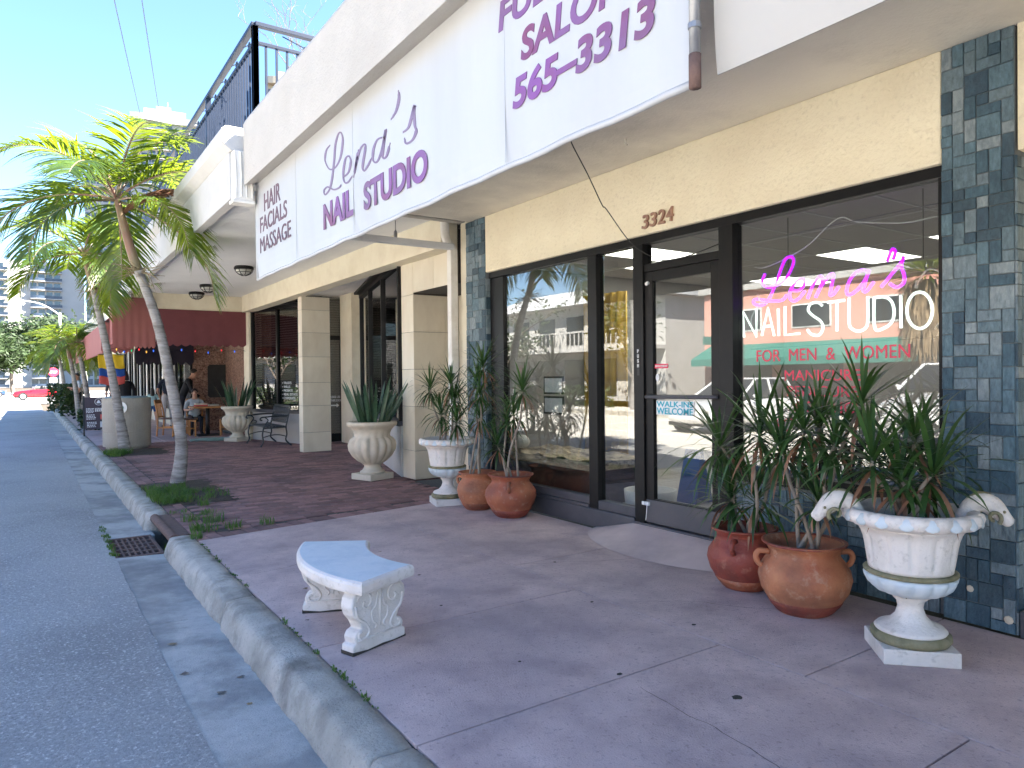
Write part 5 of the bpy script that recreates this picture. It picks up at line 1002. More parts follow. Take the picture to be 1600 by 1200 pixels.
for k in range(13):
    for dx in (-0.09, 0.09):
        x = -0.5+k*0.083; MB().tube([(x-dx/2, -0.25, 0.515), (x+dx/2, -0.32, 0.825)], 0.0085, 5).build('lattice_bar', 'iron', ib, local=True)
MB().box(-0.57, 0.57, -0.262, -0.25, 0.55, 0.60).build('back_rail', 'iron', ib, local=True)
# litter bin
bi = thing('litter_bin', 'round exposed aggregate concrete litter bin behind a leaning palm trunk', 'litter bin', (1.70, 17.05, 0))
MB().lathe([(0.40, 0.0), (0.40, 0.05), (0.455, 0.055), (0.455, 0.36)], 48).build('lower_shell', 'aggregate', bi, local=True, smooth=False)
MB().lathe([(0.44, 0.36), (0.44, 0.372), (0.458, 0.375), (0.462, 1.05), (0.455, 1.065), (0.41, 1.065)], 48).build('upper_shell', 'aggregate', bi, local=True)
MB().lathe([(0.40, 1.06), (0.40, 1.085), (0.385, 1.095), (0.2, 1.10)], 40).build('lid', 'bluelid', bi, local=True)
bd = Vector((-0.34, -0.94, 0)).normalized(); sd_ = Vector((bd.y, -bd.x, 0))*-1
def disc(r_, t_, m, nm, par, z=0.87, off=0.455):
    mb = MB(); mb.tube([bd*off+Vector((0, 0, z)), bd*(off+t_)+Vector((0, 0, z))], r_, 24); return mb.build(nm, m, par, local=True)
eb = disc(0.125, 0.022, 'white', 'emblem', bi); disc(0.135, 0.012, 'aggregate', 'emblem_ring', bi)
for k in range(3):
    a = k*2*PI/3+PI/2; p = [Vector((math.cos(a+q)*0.055, math.sin(a+q)*0.055)) for q in (0.0, 0.8, 1.5)]
    MB().tube([bd*0.479+sd_*v.x+Vector((0, 0, 0.87+v.y)) for v in p], [0.012, 0.012, 0.004], 5).build('recycle_arrow', 'green', eb, local=True)
# folding menu board
sg = thing('menu_board', 'dark folding menu board with white print on the pavement by the kerb', 'sign', (1.5, 21.6, 0), R(-3))
for s in (-1, 1):
    nn = Vector((0, s*0.96, 0.26)); up_ = Vector((0, -s*0.2, 0.98)); o_ = Vector((0, s*0.24, 0))
    MB().extr([(-0.32, 0.18), (0.32, 0.18), (0.32, 1.02), (-0.32, 1.02)], o_, (1, 0, 0), up_, (0, 0.02, 0), 1).build('board', 'signboard', sg, local=True, fix=True)
    for x in (-0.335, 0.335): MB().extr([(x-0.02, 0), (x+0.02, 0), (x+0.02, 1.04), (x-0.02, 1.04)], o_-Vector((0, 0.01, 0)), (1, 0, 0), up_, (0, 0.04, 0), 1).build('leg', 'black', sg, local=True, fix=True)
o_ = Vector((0, -0.24-0.006, 0)); up_ = Vector((0, 0.2, 0.98)); fy = Vector((0, -1, 0))
mb = MB(); mb.tube([o_+up_*(0.9+0.085*math.sin(i*PI/12))+Vector((0.085*math.cos(i*PI/12), 0, 0)) for i in range(25)], 0.006, 5, cap=False); mb.extr([(-0.05, 0.86), (0.05, 0.86), (0.03, 0.92), (0, 0.955), (-0.03, 0.92)], o_, (1, 0, 0), up_, fy*0.004, 1); mb.build('board_logo', 'white', sg, local=True)
rn = random.Random(8)
for (cx_, cz, ww, hh, m) in ((-0.2, 0.67, 0.17, 0.12, 'white'), (0.0, 0.69, 0.17, 0.09, 'white'), (0.2, 0.67, 0.17, 0.12, 'white'), (-0.18, 0.5, 0.2, 0.13, 'white'), (0.09, 0.5, 0.12, 0.13, 'coral'), (0.22, 0.5, 0.13, 0.13, 'blue'), (-0.17, 0.3, 0.2, 0.14, 'white'), (0.15, 0.3, 0.25, 0.15, 'letterpale')):
    mb = MB()
    if m == 'white':
        for q in range(4):
            x = cx_-ww/2
            while x < cx_+ww/2-0.02:
                l = rn.uniform(0.02, 0.05); z = cz+hh/2-q*hh/3.6; mb.extr([(x, z-0.018), (x+l, z-0.018), (x+l, z), (x, z)], o_, (1, 0, 0), up_, fy*0.003, 1); x += l+0.012
    else: mb.extr([(cx_-ww/2, cz-hh/2), (cx_+ww/2, cz-hh/2), (cx_+ww/2, cz+hh/2), (cx_-ww/2, cz+hh/2)], o_, (1, 0, 0), up_, fy*0.003, 1)
    mb.build('printed_block', m, sg, local=True)
# dining furniture
def chair(label, loc, rz):
    t = thing('dining_chair', label, 'chair', loc, rz, 'wooden dining chairs')
    for x in (-0.19, 0.19):
        MB().tube([(x, 0.2, 0), (x, 0.2, 0.44)], 0.02, 6).build('leg', 'wood', t, local=True); MB().tube(catmull([(x, -0.22, 0), (x, -0.19, 0.42), (x, -0.2, 0.6), (x, -0.27, 0.92)], 4), 0.021, 6).build('leg', 'wood', t, local=True)
    MB().box(-0.21, 0.21, -0.2, 0.23, 0.43, 0.46).build('seat', 'woodseat', t, local=True, bev=0.01)
    for x in (-0.1, -0.03, 0.04, 0.11): MB().tube([(x, -0.2, 0.5), (x, -0.25, 0.85)], 0.014, 6).build('back_slat', 'wood', t, local=True)
    MB().box(-0.2, 0.2, -0.28, -0.25, 0.83, 0.93).build('top_rail', 'wood', t, local=True, bev=0.008); MB().box(-0.19, 0.19, -0.215, -0.19, 0.47, 0.51).build('back_rail', 'wood', t, local=True)
    for x in (-0.19, 0.19): MB().box(x-0.012, x+0.012, -0.19, 0.19, 0.2, 0.23).build('stretcher', 'wood', t, local=True)
    MB().box(-0.19, 0.19, 0.188, 0.21, 0.38, 0.43).build('apron', 'wood', t, local=True); return t
ch = chair('wooden dining chair seen sideways behind the leaning palm trunk', (3.2, 19.35, 0), R(-80))
copytree(ch, (4.25, 19.25, 0), R(75), 'wooden dining chair between the table and the fluted urn')
copytree(ch, (3.62, 20.25, 0), R(175), 'wooden dining chair behind the table, back to the pebbled wall')
copytree(ch, (2.95, 20.1, 0), R(-120), 'wooden dining chair half hidden behind the palm trunk')
tb = thing('dining_table', 'small wooden dining table on a dark pedestal', 'table', (3.78, 19.5, 0))
MB().box(-0.4, 0.42, -0.4, 0.4, 0.71, 0.75).build('table_top', 'wood', tb, local=True, bev=0.008); MB().tube([(0, 0, 0.03), (0, 0, 0.71)], 0.045, 12).build('pedestal', 'black', tb, local=True, smooth=True); MB().box(-0.28, 0.28, -0.28, 0.28, 0, 0.03).build('base', 'black', tb, local=True, bev=0.01)
for k, (x, y, z, w_, m) in enumerate(((3.62, 19.5, 0.752, 0.15, 'coral'), (3.62, 19.5, 0.79, 0.14, 'castbeige'), (3.95, 19.62, 0.752, 0.12, 'castbeige'))):
    single(MB().box(x-w_, x+w_, y-0.1, y+0.1, z, z+0.036).build('food_box', m, bev=0.004), ['flat coral box, lowest on the dining table', 'flat beige box lying on the coral box on the table', 'small beige box lying alone on the dining table'][k], 'box')
hs = MB(); rn = random.Random(2); P = []
for i in range(60): a = i*0.55; P.append((3.55+(0.42+0.05*math.sin(i*1.9))*math.cos(a)*1.1, 17.75+(0.2+0.03*math.cos(i))*math.sin(a), 0.015+0.012*(i % 4)))
hs.tube(catmull(P, 4), 0.011, 6); single(hs.build('garden_hose', 'hose', smooth=True), 'pale green hose coiled loosely on the brick paving', 'hose')
# ================================================================ PLANTS
def leaf_blade(mb, o, d, ln, w_, droop, mi=0, k=6, up=Vector((0, 0, 1)), fold=0.0):
    """arching strap leaf from o along unit d"""
    d = d.normalized(); side = d.cross(up); side = side.normalized() if side.length > 0.05 else Vector((1, 0, 0)); pts = []; ws = []; p = Vector(o); v = d.copy()
    for i in range(k+1):
        t = i/k; pts.append(p.copy()); ws.append(w_*(0.55+0.9*t if t < 0.35 else (0.865+0.135*math.cos((t-0.35)*PI))*(1-((t-0.35)/0.65)**2.2)+0.02)); v = (v+Vector((0, 0, -droop/k*(0.4+1.2*t)))).normalized(); p = p+v*(ln/k)
    mb.strip(pts, ws, side, mi)
def rosette(mb, c, axis, n, ln, w_, rn, droop=1.1, lo=-0.6, dry=0.14):
    axis = Vector(axis).normalized(); a1 = axis.orthogonal().normalized(); a2 = axis.cross(a1)
    for i in range(n):
        t = i/n; el = R(74)*(1-t)+lo*t; az = i*2.39996+rn.uniform(-.2, .2)
        d = axis*math.sin(el)+(a1*math.cos(az)+a2*math.sin(az))*math.cos(el)
        l = ln*rn.uniform(0.72, 1.1)*(0.75+0.3*math.sin(PI*min(1, t+0.15)))
        leaf_blade(mb, Vector(c)-axis*0.07*t, d, l, w_*rn.uniform(0.8, 1.15), droop*rn.uniform(0.35, 2.3)*(0.45+0.9*t), 1 if t > 0.74 and rn.random() < dry*3 else 0)
def dracaena(label, base, heads, seed, ln=0.38, n=52, w_=0.010):
    rn = random.Random(seed); t = thing('dracaena', label, 'potted plant', base)
    b = Vector(base)
    for i, h in enumerate(heads):
        c = Vector(h[:3]); sc = h[3] if len(h) > 3 else 1.0; r0_ = b+Vector((rn.uniform(-.09, .09), rn.uniform(-.09, .09), 0)); mid1 = r0_.lerp(c, 0.35)+Vector((rn.uniform(-.06, .06), rn.uniform(-.06, .06), 0)); mid2 = r0_.lerp(c, 0.7)+Vector((rn.uniform(-.04, .04), rn.uniform(-.04, .04), 0))
        st_ = catmull([r0_, mid1, mid2, c], 5); m = len(st_); MB().tube(st_, [0.0135-0.005*k/m for k in range(m)], 7).build('stem', 'stem', t, smooth=True)
        mb = MB(); ax = (c-mid2).normalized()*0.6+Vector((0, 0, 0.6)); rosette(mb, c, ax, int(n*(0.7+0.3*sc)), ln*sc, w_, rn); o = mb.build('leaf_rosette', ['dracaena', 'dracaenadry'], t); o['kind'] = 'stuff'
    return t
dracaena('dracaena with thin curved stems growing in the white urn by the downpipe', (3.88, 7.02, 0.64), [(3.8, 7.26, 1.31), (3.85, 6.86, 1.36), (3.8, 7.0, 1.03), (3.84, 6.72, 0.95), (3.95, 6.95, 1.2)], 1)
dracaena('tall dracaena growing in the brown clay pot', (3.99, 6.55, 0.29), [(3.98, 6.4, 1.55), (3.95, 6.42, 1.26), (4.0, 6.5, 1.0), (4.05, 6.6, 1.38)], 2)
dracaena('dracaena with bare pale stems in the round orange pot by the far window', (4.05, 6.0, 0.32), [(4.02, 5.73, 1.3), (4.08, 5.98, 1.05), (4.0, 6.17, 0.72), (4.1, 6.12, 0.95, 0.9)], 3)
dracaena('dracaena with drooping dry tipped leaves in the dark red pot', (3.94, 3.05, 0.29), [(3.85, 2.85, 1.06, 1.15), (3.88, 3.2, 0.95, 1.1), (3.9, 2.93, 0.62), (3.93, 3.15, 0.6, 0.9), (3.95, 2.75, 0.98)], 4, 0.46, 48, 0.012)
dracaena('tall dracaena with many stems in the big orange pot', (3.82, 2.53, 0.31), [(3.74, 2.47, 1.1), (3.75, 2.28, 1.03), (3.92, 2.22, 1.26, 1.05), (3.8, 2.42, 0.68, 0.6), (3.95, 2.5, 1.12), (3.7, 2.6, 0.98)], 5, 0.43, 44, 0.012)
dracaena('dark green dracaena spilling over the rim of the ram urn', (3.66, 1.83, 0.65), [(3.55, 1.96, 0.99, 1.1), (3.72, 1.74, 0.92, 1.1), (3.85, 1.9, 1.08, 0.95), (3.66, 1.88, 0.88, 0.95)], 6, 0.42, 48, 0.0135)
def snake_plant(label, base, seed, n=34):
    rn = random.Random(seed); t = thing('snake_plant', label, 'potted plant', base)
    for i in range(n):
        a = rn.uniform(0, 2*PI); q = 0.21*math.sqrt(rn.random()); p = Vector(base)+Vector((q*math.cos(a), q*math.sin(a), 0)); ln = rn.uniform(0.42, 0.80); tilt = 0.12+q*1.9; d = Vector((math.cos(a)*tilt*rn.uniform(.3, 1.2), math.sin(a)*tilt*rn.uniform(.3, 1.2), 1)).normalized()
        tw = rn.uniform(0, PI); s0 = Vector((math.cos(tw), math.sin(tw), 0)); k = 7; vs = []; w_ = rn.uniform(0.022, 0.034)
        for j in range(k+1):
            u = j/k; c = p+d*ln*u+Vector((math.cos(a), math.sin(a), 0))*0.05*u*u*(1 if q > .1 else 0); ww = w_*(0.6+0.9*u if u < 0.4 else (0.96)*(1-((u-0.4)/0.6)**2.4)+0.01); s = (Matrix.Rotation(u*0.8, 3, 'Z') @ s0); nn = s.cross(d)
            vs += [c-s*ww, c+nn*ww*0.35, c+s*ww]
        mb = MB(); mb.add(vs, [(3*j+e, 3*j+e+1, 3*j+e+4, 3*j+e+3) for j in range(k) for e in (0, 1)]); o = mb.build('leaf', 'snake', t, smooth=True)
    return t
snake_plant('snake plant with upright blade leaves in the urn by the marble pier', (4.0, 9.42, 0.73), 3, 40); snake_plant('snake plant with upright blade leaves in the urn beside the iron bench', (3.98, 17.22, 0.73), 4, 34)
# palms
def frond(base, az, el, ln, rn, curl=1.5, n=48, ll=0.52, w_=0.016):
    """arching pinnate frond: returns mesh builder in world coordinates"""
    mb = MB(); h = Vector((math.cos(az), math.sin(az), 0)); p = Vector(base); pts = []; a = el; k = 16
    for i in range(k+1): pts.append(p.copy()); p = p+(h*math.cos(a)+Vector((0, 0, math.sin(a))))*(ln/k); a -= curl/k*(0.5+1.1*i/k)
    mb.tube(pts, [0.017*(1-0.85*i/k)+0.002 for i in range(k+1)], 5, 1)
    sd = Vector((-h.y, h.x, 0)); pet = 0.14
    for i in range(n):
        t = pet+(1-pet)*i/(n-1); f = t*k; j = min(int(f), k-1); o = pts[j].lerp(pts[j+1], f-j); tg = (pts[j+1]-pts[j]).normalized(); up_ = sd.cross(tg)*-1
        if up_.z < 0 and a > -1: up_ = -up_
        l = ll*(0.55+0.75*math.sin(PI*min(1, 0.12+t*0.85)))*rn.uniform(0.85, 1.12)
        for s in (-1, 1):
            d = (sd*s*rn.uniform(0.75, 0.95)+tg*rn.uniform(0.55, 0.8)+up_*rn.uniform(0.22, 0.5)).normalized(); dr = rn.uniform(0.5, 1.15)
            q = o.copy(); v = d.copy(); P_ = [q.copy()]
            for _ in range(4): v = (v+Vector((0, 0, -dr/4))).normalized(); q = q+v*(l/4); P_.append(q.copy())
            ws = tg.cross(d).cross(d).normalized() if tg.cross(d).length > 0.01 else tg
            mb.strip(P_, [w_*0.5, w_, w_*0.9, w_*0.55, 0.001], ws, 0)
    return mb
def palm(label, trunk, rads, shaft, nf, ln, seed, dead=None, twigs=True, group=None, ll=0.55, n=48, els=None):
    rn = random.Random(seed); t = thing('palm_tree', label, 'palm tree', trunk[0], 0, group)
    P = catmull(trunk, 22); m = len(P); rr_ = []
    for i in range(m): f = i/(m-1)*(len(rads)-1); j = min(int(f), len(rads)-2); rr_.append((rads[j]+(rads[j+1]-rads[j])*(f-j))*(1+(0.05 if i % 4 == 0 else 0.0)+rn.uniform(-.012, .012)))
    MB().tube(P, rr_, 14).build('trunk', 'barkpalm', t, smooth=True)
    S_ = catmull(shaft, 5); ms = len(S_); MB().tube(S_, [rads[-1]*1.12*(1-0.45*(i/(ms-1))**1.5) for i in range(ms)], 12).build('crownshaft', 'shaft', t, smooth=True)
    top = Vector(shaft[-1]); els = els or [None]*nf
    for i in range(nf):
        az = i*2.39996+rn.uniform(-.25, .25); el = R(78)-R(100)*(i/nf)**0.9 if not els[i] else els[i]
        mb = frond(top+Vector((0, 0, -0.05*(i/nf))), az, el, ln*rn.uniform(0.85, 1.1)*(0.8+0.2*min(1, i/4)), rn, rn.uniform(1.2, 1.9), n, ll)
        mb.build('frond', ['palmleaf', 'shaft'], t)
    if twigs:
        mb = MB(); c = Vector(shaft[0])
        for i in range(34):
            a = rn.uniform(0, 2*PI); d = Vector((math.cos(a), math.sin(a), rn.uniform(-.7, .5))).normalized(); p = c+d*0.07; pts = [p]
            for _ in range(4): d = (d+Vector((rn.uniform(-.5, .5), rn.uniform(-.5, .5), rn.uniform(-.45, .3)))).normalized(); p = p+d*rn.uniform(0.05, 0.1); pts.append(p)
            mb.tube(pts, [0.005, 0.0045, 0.004, 0.003, 0.002], 4)
        mb.build('flower_stalks', 'twig', t)['kind'] = 'stuff'
    if dead:
        rn2 = random.Random(seed+3); mb = MB(); a0, a1 = Vector(dead[0]), Vector(dead[1])
        for i in range(46):
            p = [a0.lerp(a1, q)+Vector((rn2.uniform(-.05, .05), rn2.uniform(-.05, .05), rn2.uniform(-.05, .05)))*(0.4+q) + Vector((0, 0, 0.10*math.sin(PI*q))) for q in (0, 0.35, 0.7, rn2.uniform(0.85, 1.08))]
            mb.tube(catmull(p, 3), [0.006]*7+[0.004]*2+[0.002], 4)
        mb.build('dead_frond', 'palmleafold', t)
    return t
palm('leaning palm with grey trunk and one brown dead frond beside the drain', [(1.68, 10.75, -0.03), (1.735, 10.75, 0.55), (1.62, 10.75, 1.37), (1.45, 10.74, 2.24), (1.23, 10.72, 2.92)], [0.105, 0.075, 0.07, 0.062, 0.056], [(1.225, 10.72, 2.9), (1.12, 10.71, 3.28), (1.03, 10.7, 3.66), (0.99, 10.7, 3.85)], 14, 1.75, 5, dead=((1.03, 10.7, 3.62), (1.72, 10.55, 3.98)))
palm('leaning palm with slim grey trunk in front of the litter bin', [(1.56, 15.95, -0.03), (1.46, 15.93, 0.735), (1.31, 15.9, 1.74), (1.14, 15.88, 2.73), (1.05, 15.86, 3.2)], [0.12, 0.085, 0.072, 0.064, 0.055], [(1.05, 15.86, 3.18), (0.98, 15.86, 3.5), (0.92, 15.85, 3.75), (0.90, 15.85, 3.9)], 12, 1.6, 9)
for i, (x, y, h, ln, sd, lb) in enumerate(((1.55, 25.5, 2.2, 1.25, 21, 'small leaning palm just beyond the menu board'), (1.45, 29.5, 2.25, 1.35, 22, 'bushy green palm behind the person with crossed arms'), (1.75, 33, 2.3, 1.4, 23, 'small palm at the far end of the restaurant front'), (1.4, 38, 2.4, 1.4, 24, 'small palm close to the stop sign'))):
    palm(lb, [(x, y, -0.03), (x-0.05, y, 0.7), (x-0.15, y, h*0.7), (x-0.25, y, h)], [0.10, 0.08, 0.07, 0.06], [(x-0.25, y, h-0.02), (x-0.3, y, h+0.25), (x-0.32, y, h+0.4)], 14, ln, sd, twigs=False, group='small palms along the kerb', ll=0.5, n=34)
# leafy trees
def leafy(name, label, base, h, cr, seed, nleaf=1500, size=0.26, group=None, trunk_r=0.16, cz=0.62, mats='leaf'):
    rn = random.Random(seed); t = thing(name, label, 'tree', base, 0, group); b = Vector(base); mb = MB(); tips = []
    def limb(p, d, l, r_, lev):
        pts = [p]; q = p.copy(); v = d.copy()
        for _ in range(4): v = (v+Vector((rn.uniform(-.22, .22), rn.uniform(-.22, .22), rn.uniform(-.05, .2)))).normalized(); q = q+v*l/4; pts.append(q.copy())
        mb.tube(pts, [r_*(1-0.11*k) for k in range(5)], 6 if lev < 2 else 4, cap=False)
        if lev >= 3: tips.append(q); return
        for _ in range(3 if lev else 5):
            a = rn.uniform(0, 2*PI); nd = (v*0.55+Vector((math.cos(a), math.sin(a), rn.uniform(-.05, .7)))*0.8).normalized(); limb(pts[rn.choice((2, 3, 4))], nd, l*rn.uniform(0.55, 0.8), r_*0.55, lev+1)
        tips.append(q)
    limb(b, Vector((rn.uniform(-.08, .08), rn.uniform(-.08, .08), 1)), h*0.42, trunk_r, 0); mb.build('trunk', 'bark', t, smooth=True)
    lf = MB()
    for i in range(nleaf):
        c = rn.choice(tips); s = cr*0.20; p = c+Vector((rn.gauss(0, s), rn.gauss(0, s), rn.gauss(0, s*0.75)))
        u = Vector((rn.uniform(-1, 1), rn.uniform(-1, 1), rn.uniform(-.6, .6))).normalized(); v = u.orthogonal().normalized(); z = size*rn.uniform(0.6, 1.3)
        lf.add([p-u*z, p-v*z*0.42, p+u*z, p+v*z*0.42], [(0, 1, 2, 3)])
    o = lf.build('crown', mats, t); o['kind'] = 'stuff'; return t
for i, (x, y, h, c, lb) in enumerate(((-6, 97, 10.5, 4.2, 'broad dark green tree beyond the cross street, left of the blue car'), (-1.5, 99, 9.5, 3.8, 'green tree beyond the cross street behind the red convertible'), (4.5, 101, 10, 4.0, 'green tree beyond the cross street behind the stop sign'), (-12.5, 95, 9, 4.0, 'green tree beyond the cross street, farthest towards the parking side'), (10, 96, 10, 4.2, 'green tree hidden partly by the small palms'))):
    leafy('street_tree', lb, (x, y, -0.06), h, c, 40+i, 8000, 0.30, 'trees beyond the cross street', 0.26)
def bush(label, base, r_, h, seed, n=500, m='leaf', size=0.06):
    rn = random.Random(seed); mb = MB()
    for i in range(n):
        a = rn.uniform(0, 2*PI); q = r_*rn.random()**0.5; z = h*rn.random()**0.8; p = Vector(base)+Vector((q*math.cos(a), q*math.sin(a), z)); u = Vector((rn.uniform(-1, 1), rn.uniform(-1, 1), rn.uniform(-.3, .9))).normalized(); v = u.orthogonal().normalized(); s = size*rn.uniform(.6, 1.4)
        mb.add([p-u*s, p-v*s*0.45, p+u*s, p+v*s*0.45], [(0, 1, 2, 3)])
    b = Vector(base)
    for i in range(7): a = i*0.9; mb.tube([b, b+Vector((math.cos(a)*r_*0.5, math.sin(a)*r_*0.5, h*0.7))], 0.01, 4)
    o = mb.build('shrub', m); o['label'] = label; o['category'] = 'shrub'; return o
bush('low shrub in the fenced bed beside the menu board', (1.5, 24.3, 0), 0.35, 0.6, 1, 600, 'leaf', 0.07); bush('leafy shrub at the kerb behind the palms', (1.45, 34.5, 0), 0.5, 1.3, 2, 900, 'leaf', 0.09); bush('leafy shrub beneath the stop sign', (1.3, 41, 0), 0.6, 1.3, 3, 900, 'leaf', 0.1)
# bare little tree on the terrace
bt = thing('bare_tree', 'bare twiggy little tree on the roof terrace behind the railing', 'tree', (3.55, 9.4, 4.0)); rn = random.Random(31)
mb = MB()
def twg(p, d, l, r_, lev):
    pts = [p]; q = p.copy(); v = d.copy()
    for _ in range(4): v = (v+Vector((rn.uniform(-.3, .3), rn.uniform(-.3, .3), rn.uniform(-.1, .25)))).normalized(); q = q+v*l/4; pts.append(q.copy())
    mb.tube(pts, [r_*(1-0.14*k) for k in range(5)], 5, cap=False)
    if lev < 5:
        for _ in range(2 if lev else 4): a = rn.uniform(0, 2*PI); twg(pts[rn.choice((2, 3, 4))], (v*0.7+Vector((math.cos(a), math.sin(a), 0.35))*0.7).normalized(), l*rn.uniform(.6, .85), r_*0.62, lev+1)
twg(Vector((3.55, 9.4, 4.3)), Vector((0, 0, 1)), 0.95, 0.022, 0); mb.build('branches', 'bark', bt)
MB().lathe([(0.16, 0), (0.22, 0.35), (0.24, 0.36), (0.2, 0.33)], 20, (3.55, 9.4, 4.0)).build('tub', 'terra', bt)
# ================================================================ PEOPLE
def person(label, loc, rz, h, top, bottom, skin, hair, pose, sleeve=0.5, shorts=False, hairlen=0.0, hold=None):
    """one skinned body; metres for a 1.75 m figure, scaled to h; faces +Y locally"""
    k = h/1.75; J = {}; E_ = []; Rr = {}
    def v(n, p, r_, frm=None):
        J[n] = Vector(p); Rr[n] = r_ if hasattr(r_, '__len__') else (r_, r_)
        if frm: E_.append((frm, n))
    ln = pose.get('lean', 0.0); bx = lambda z: ln*max(0, z-0.95)       # forward lean of the trunk
    v('pel', (0, 0, 0.95), (0.15, 0.115)); v('bel', (0, bx(1.1), 1.1), (0.142, 0.108), 'pel'); v('che', (0, bx(1.3)+0.01, 1.30), (0.165, 0.118), 'bel'); v('sho', (0, bx(1.42), 1.42), (0.12, 0.085), 'che'); v('nec', (0, bx(1.5)+0.01, 1.50), 0.055, 'sho')
    hf = pose.get('head', 0.0); hx = bx(1.56)
    v('jaw', (0, hx+0.035+hf*0.5, 1.565-hf*0.2), (0.066, 0.078), 'nec'); v('hea', (0, hx+0.02+hf, 1.66-hf*0.25), (0.078, 0.095), 'jaw'); v('cro', (0, hx+0.005+hf, 1.725-hf*0.3), (0.055, 0.065), 'hea'); v('nos', (0, hx+0.125+hf, 1.635-hf*0.3), 0.013, 'hea')
    for s, a in ((-1, 'L'), (1, 'R')):
        v('sh'+a, (s*0.185, bx(1.40), 1.40), 0.062, 'sho'); el = pose.get('el'+a, (s*0.24, bx(1.1)-0.03, 1.12)); wr = pose.get('wr'+a, (s*0.25, bx(0.9)+0.05, 0.87))
        v('el'+a, el, 0.042, 'sh'+a); v('wr'+a, wr, 0.029, 'el'+a); e, q = Vector(el), Vector(wr); d = (q-e).normalized(); sd = d.orthogonal().normalized()
        v('ha'+a, q+d*0.07, (0.036, 0.022), 'wr'+a)
        for f in range(4): v('f%d%s' % (f, a), q+d*(0.15+0.012*(1-abs(f-1.5)))+sd*(0.018*(f-1.5)), 0.009, 'ha'+a)
        v('th'+a, q+d*0.09+sd*0.055, 0.010, 'wr'+a)
        ft = pose.get('ft'+a, (s*0.11, 0.0, 0.05)); kn = pose.get('kn'+a, ((s*0.10+ft[0])/2, (ft[1])/2+0.03, 0.5)); v('hi'+a, (s*0.095, 0, 0.90), 0.098, 'pel'); v('kn'+a, kn, 0.062, 'hi'+a); f = Vector(ft); v('an'+a, f+Vector((0, -0.02, 0.04)), 0.042, 'kn'+a); v('to'+a, f+Vector((s*0.02, 0.15, -0.012)), (0.042, 0.034), 'an'+a)
    names = list(J); me = bpy.data.meshes.new('body'); me.from_pydata([J[n]*k for n in names], [(names.index(a), names.index(b)) for a, b in E_], [])
    o = bpy.data.objects.new('body_tmp', me); COL.objects.link(o); o.modifiers.new('skin', 'SKIN'); sk = me.skin_vertices[0].data
    for i, n in enumerate(names): sk[i].radius = (Rr[n][0]*k, Rr[n][1]*k); sk[i].use_root = (n == 'pel')
    ss = o.modifiers.new('sub', 'SUBSURF'); ss.levels = ss.render_levels = 2
    dg = bpy.context.evaluated_depsgraph_get(); dg.update(); m2 = bpy.data.meshes.new_from_object(o.evaluated_get(dg)); bpy.data.objects.remove(o)
    m2.materials.clear()
    for mm in (skin, top, bottom, 'clothdark' if not shorts else 'white'): m2.materials.append(MATS[mm])
    segs = [(J[a]*k, J[b]*k, a, b) for a, b in E_]
    for p in m2.polygons:
        c = p.center; best = None
        for a, b, na, nb in segs:
            t = max(0, min(1, (c-a).dot(b-a)/max(1e-9, (b-a).length_squared))); dd = (a+(b-a)*t-c).length
            if best is None or dd < best[0]: best = (dd, na, nb, t)
        _, na, nb, t = best; mi = 0
        if nb in ('bel', 'che', 'sho', 'shL', 'shR'): mi = 1
        elif nb == 'nec' and t < 0.5: mi = 1
        elif nb in ('elL', 'elR'): mi = 1 if t < sleeve*2 else 0
        elif nb in ('wrL', 'wrR'): mi = 1 if t < sleeve*2-1 else 0
        elif nb in ('hiL', 'hiR'): mi = 2
        elif nb in ('knL', 'knR'): mi = 2 if (not shorts or t < 0.45) else 0
        elif nb in ('anL', 'anR'): mi = 2 if not shorts else 0
        elif nb in ('toL', 'toR'): mi = 3
        p.material_index = mi; p.use_smooth = True
    root = thing('person', label, 'person', loc, rz); m2.name = 'body'; link('body', m2, root)
    hc = J['hea']*k; mb = MB(); n = 14; vs = []; rows_ = 8
    for i in range(rows_+1):
        ph = PI*0.56*i/rows_
        for j in range(n):
            a = 2*PI*j/n; front = max(0, math.sin(a)); q = ph*(1-0.38*front); rr_ = 0.098*k; z = math.cos(q); dn = hairlen*k*(i/rows_)**3*(1-front)
            vs.append((hc.x+rr_*0.88*math.sin(q)*math.cos(a)*(1+dn*0.8), hc.y-0.008*k+rr_*1.08*math.sin(q)*math.sin(a)-dn*0.15, hc.z+0.012*k+rr_*1.1*z-dn))
    mb.add(vs, [(i*n+j, (i+1)*n+j, (i+1)*n+(j+1) % n, i*n+(j+1) % n) for i in range(rows_) for j in range(n)]); h_ = mb.build('hair', hair, root, local=True, smooth=True); h_.modifiers.new('solid', 'SOLIDIFY').thickness = 0.014*k
    for s in (-1, 1):
        MB().ball((hc.x+s*0.03*k, hc.y+0.088*k, hc.z-0.005*k), 0.009*k, 8).build('eye', 'hairdark', root, local=True); MB().ball((hc.x+s*0.08*k, hc.y, hc.z-0.02*k), 0.022*k, 8, 0, (0.4, 0.8, 1.2)).build('ear', skin, root, local=True)
    MB().ball((hc.x, hc.y+0.092*k, hc.z-0.066*k), 0.016*k, 8, 0, (1.4, 0.4, 0.4)).build('mouth', 'coral', root, local=True)
    return root
person('small child in mint top and blue shorts seen from behind', (3.1, 24.1, 0), R(-8), 1.2, 'clothmint', 'clothdenim', 'skinlight', 'hairdark', {'ftR': (0.17, 0.03, 0.05), 'elR': (0.25, 0.03, 1.15), 'wrR': (0.24, 0.2, 1.08)}, 0.35, True, 0.26)
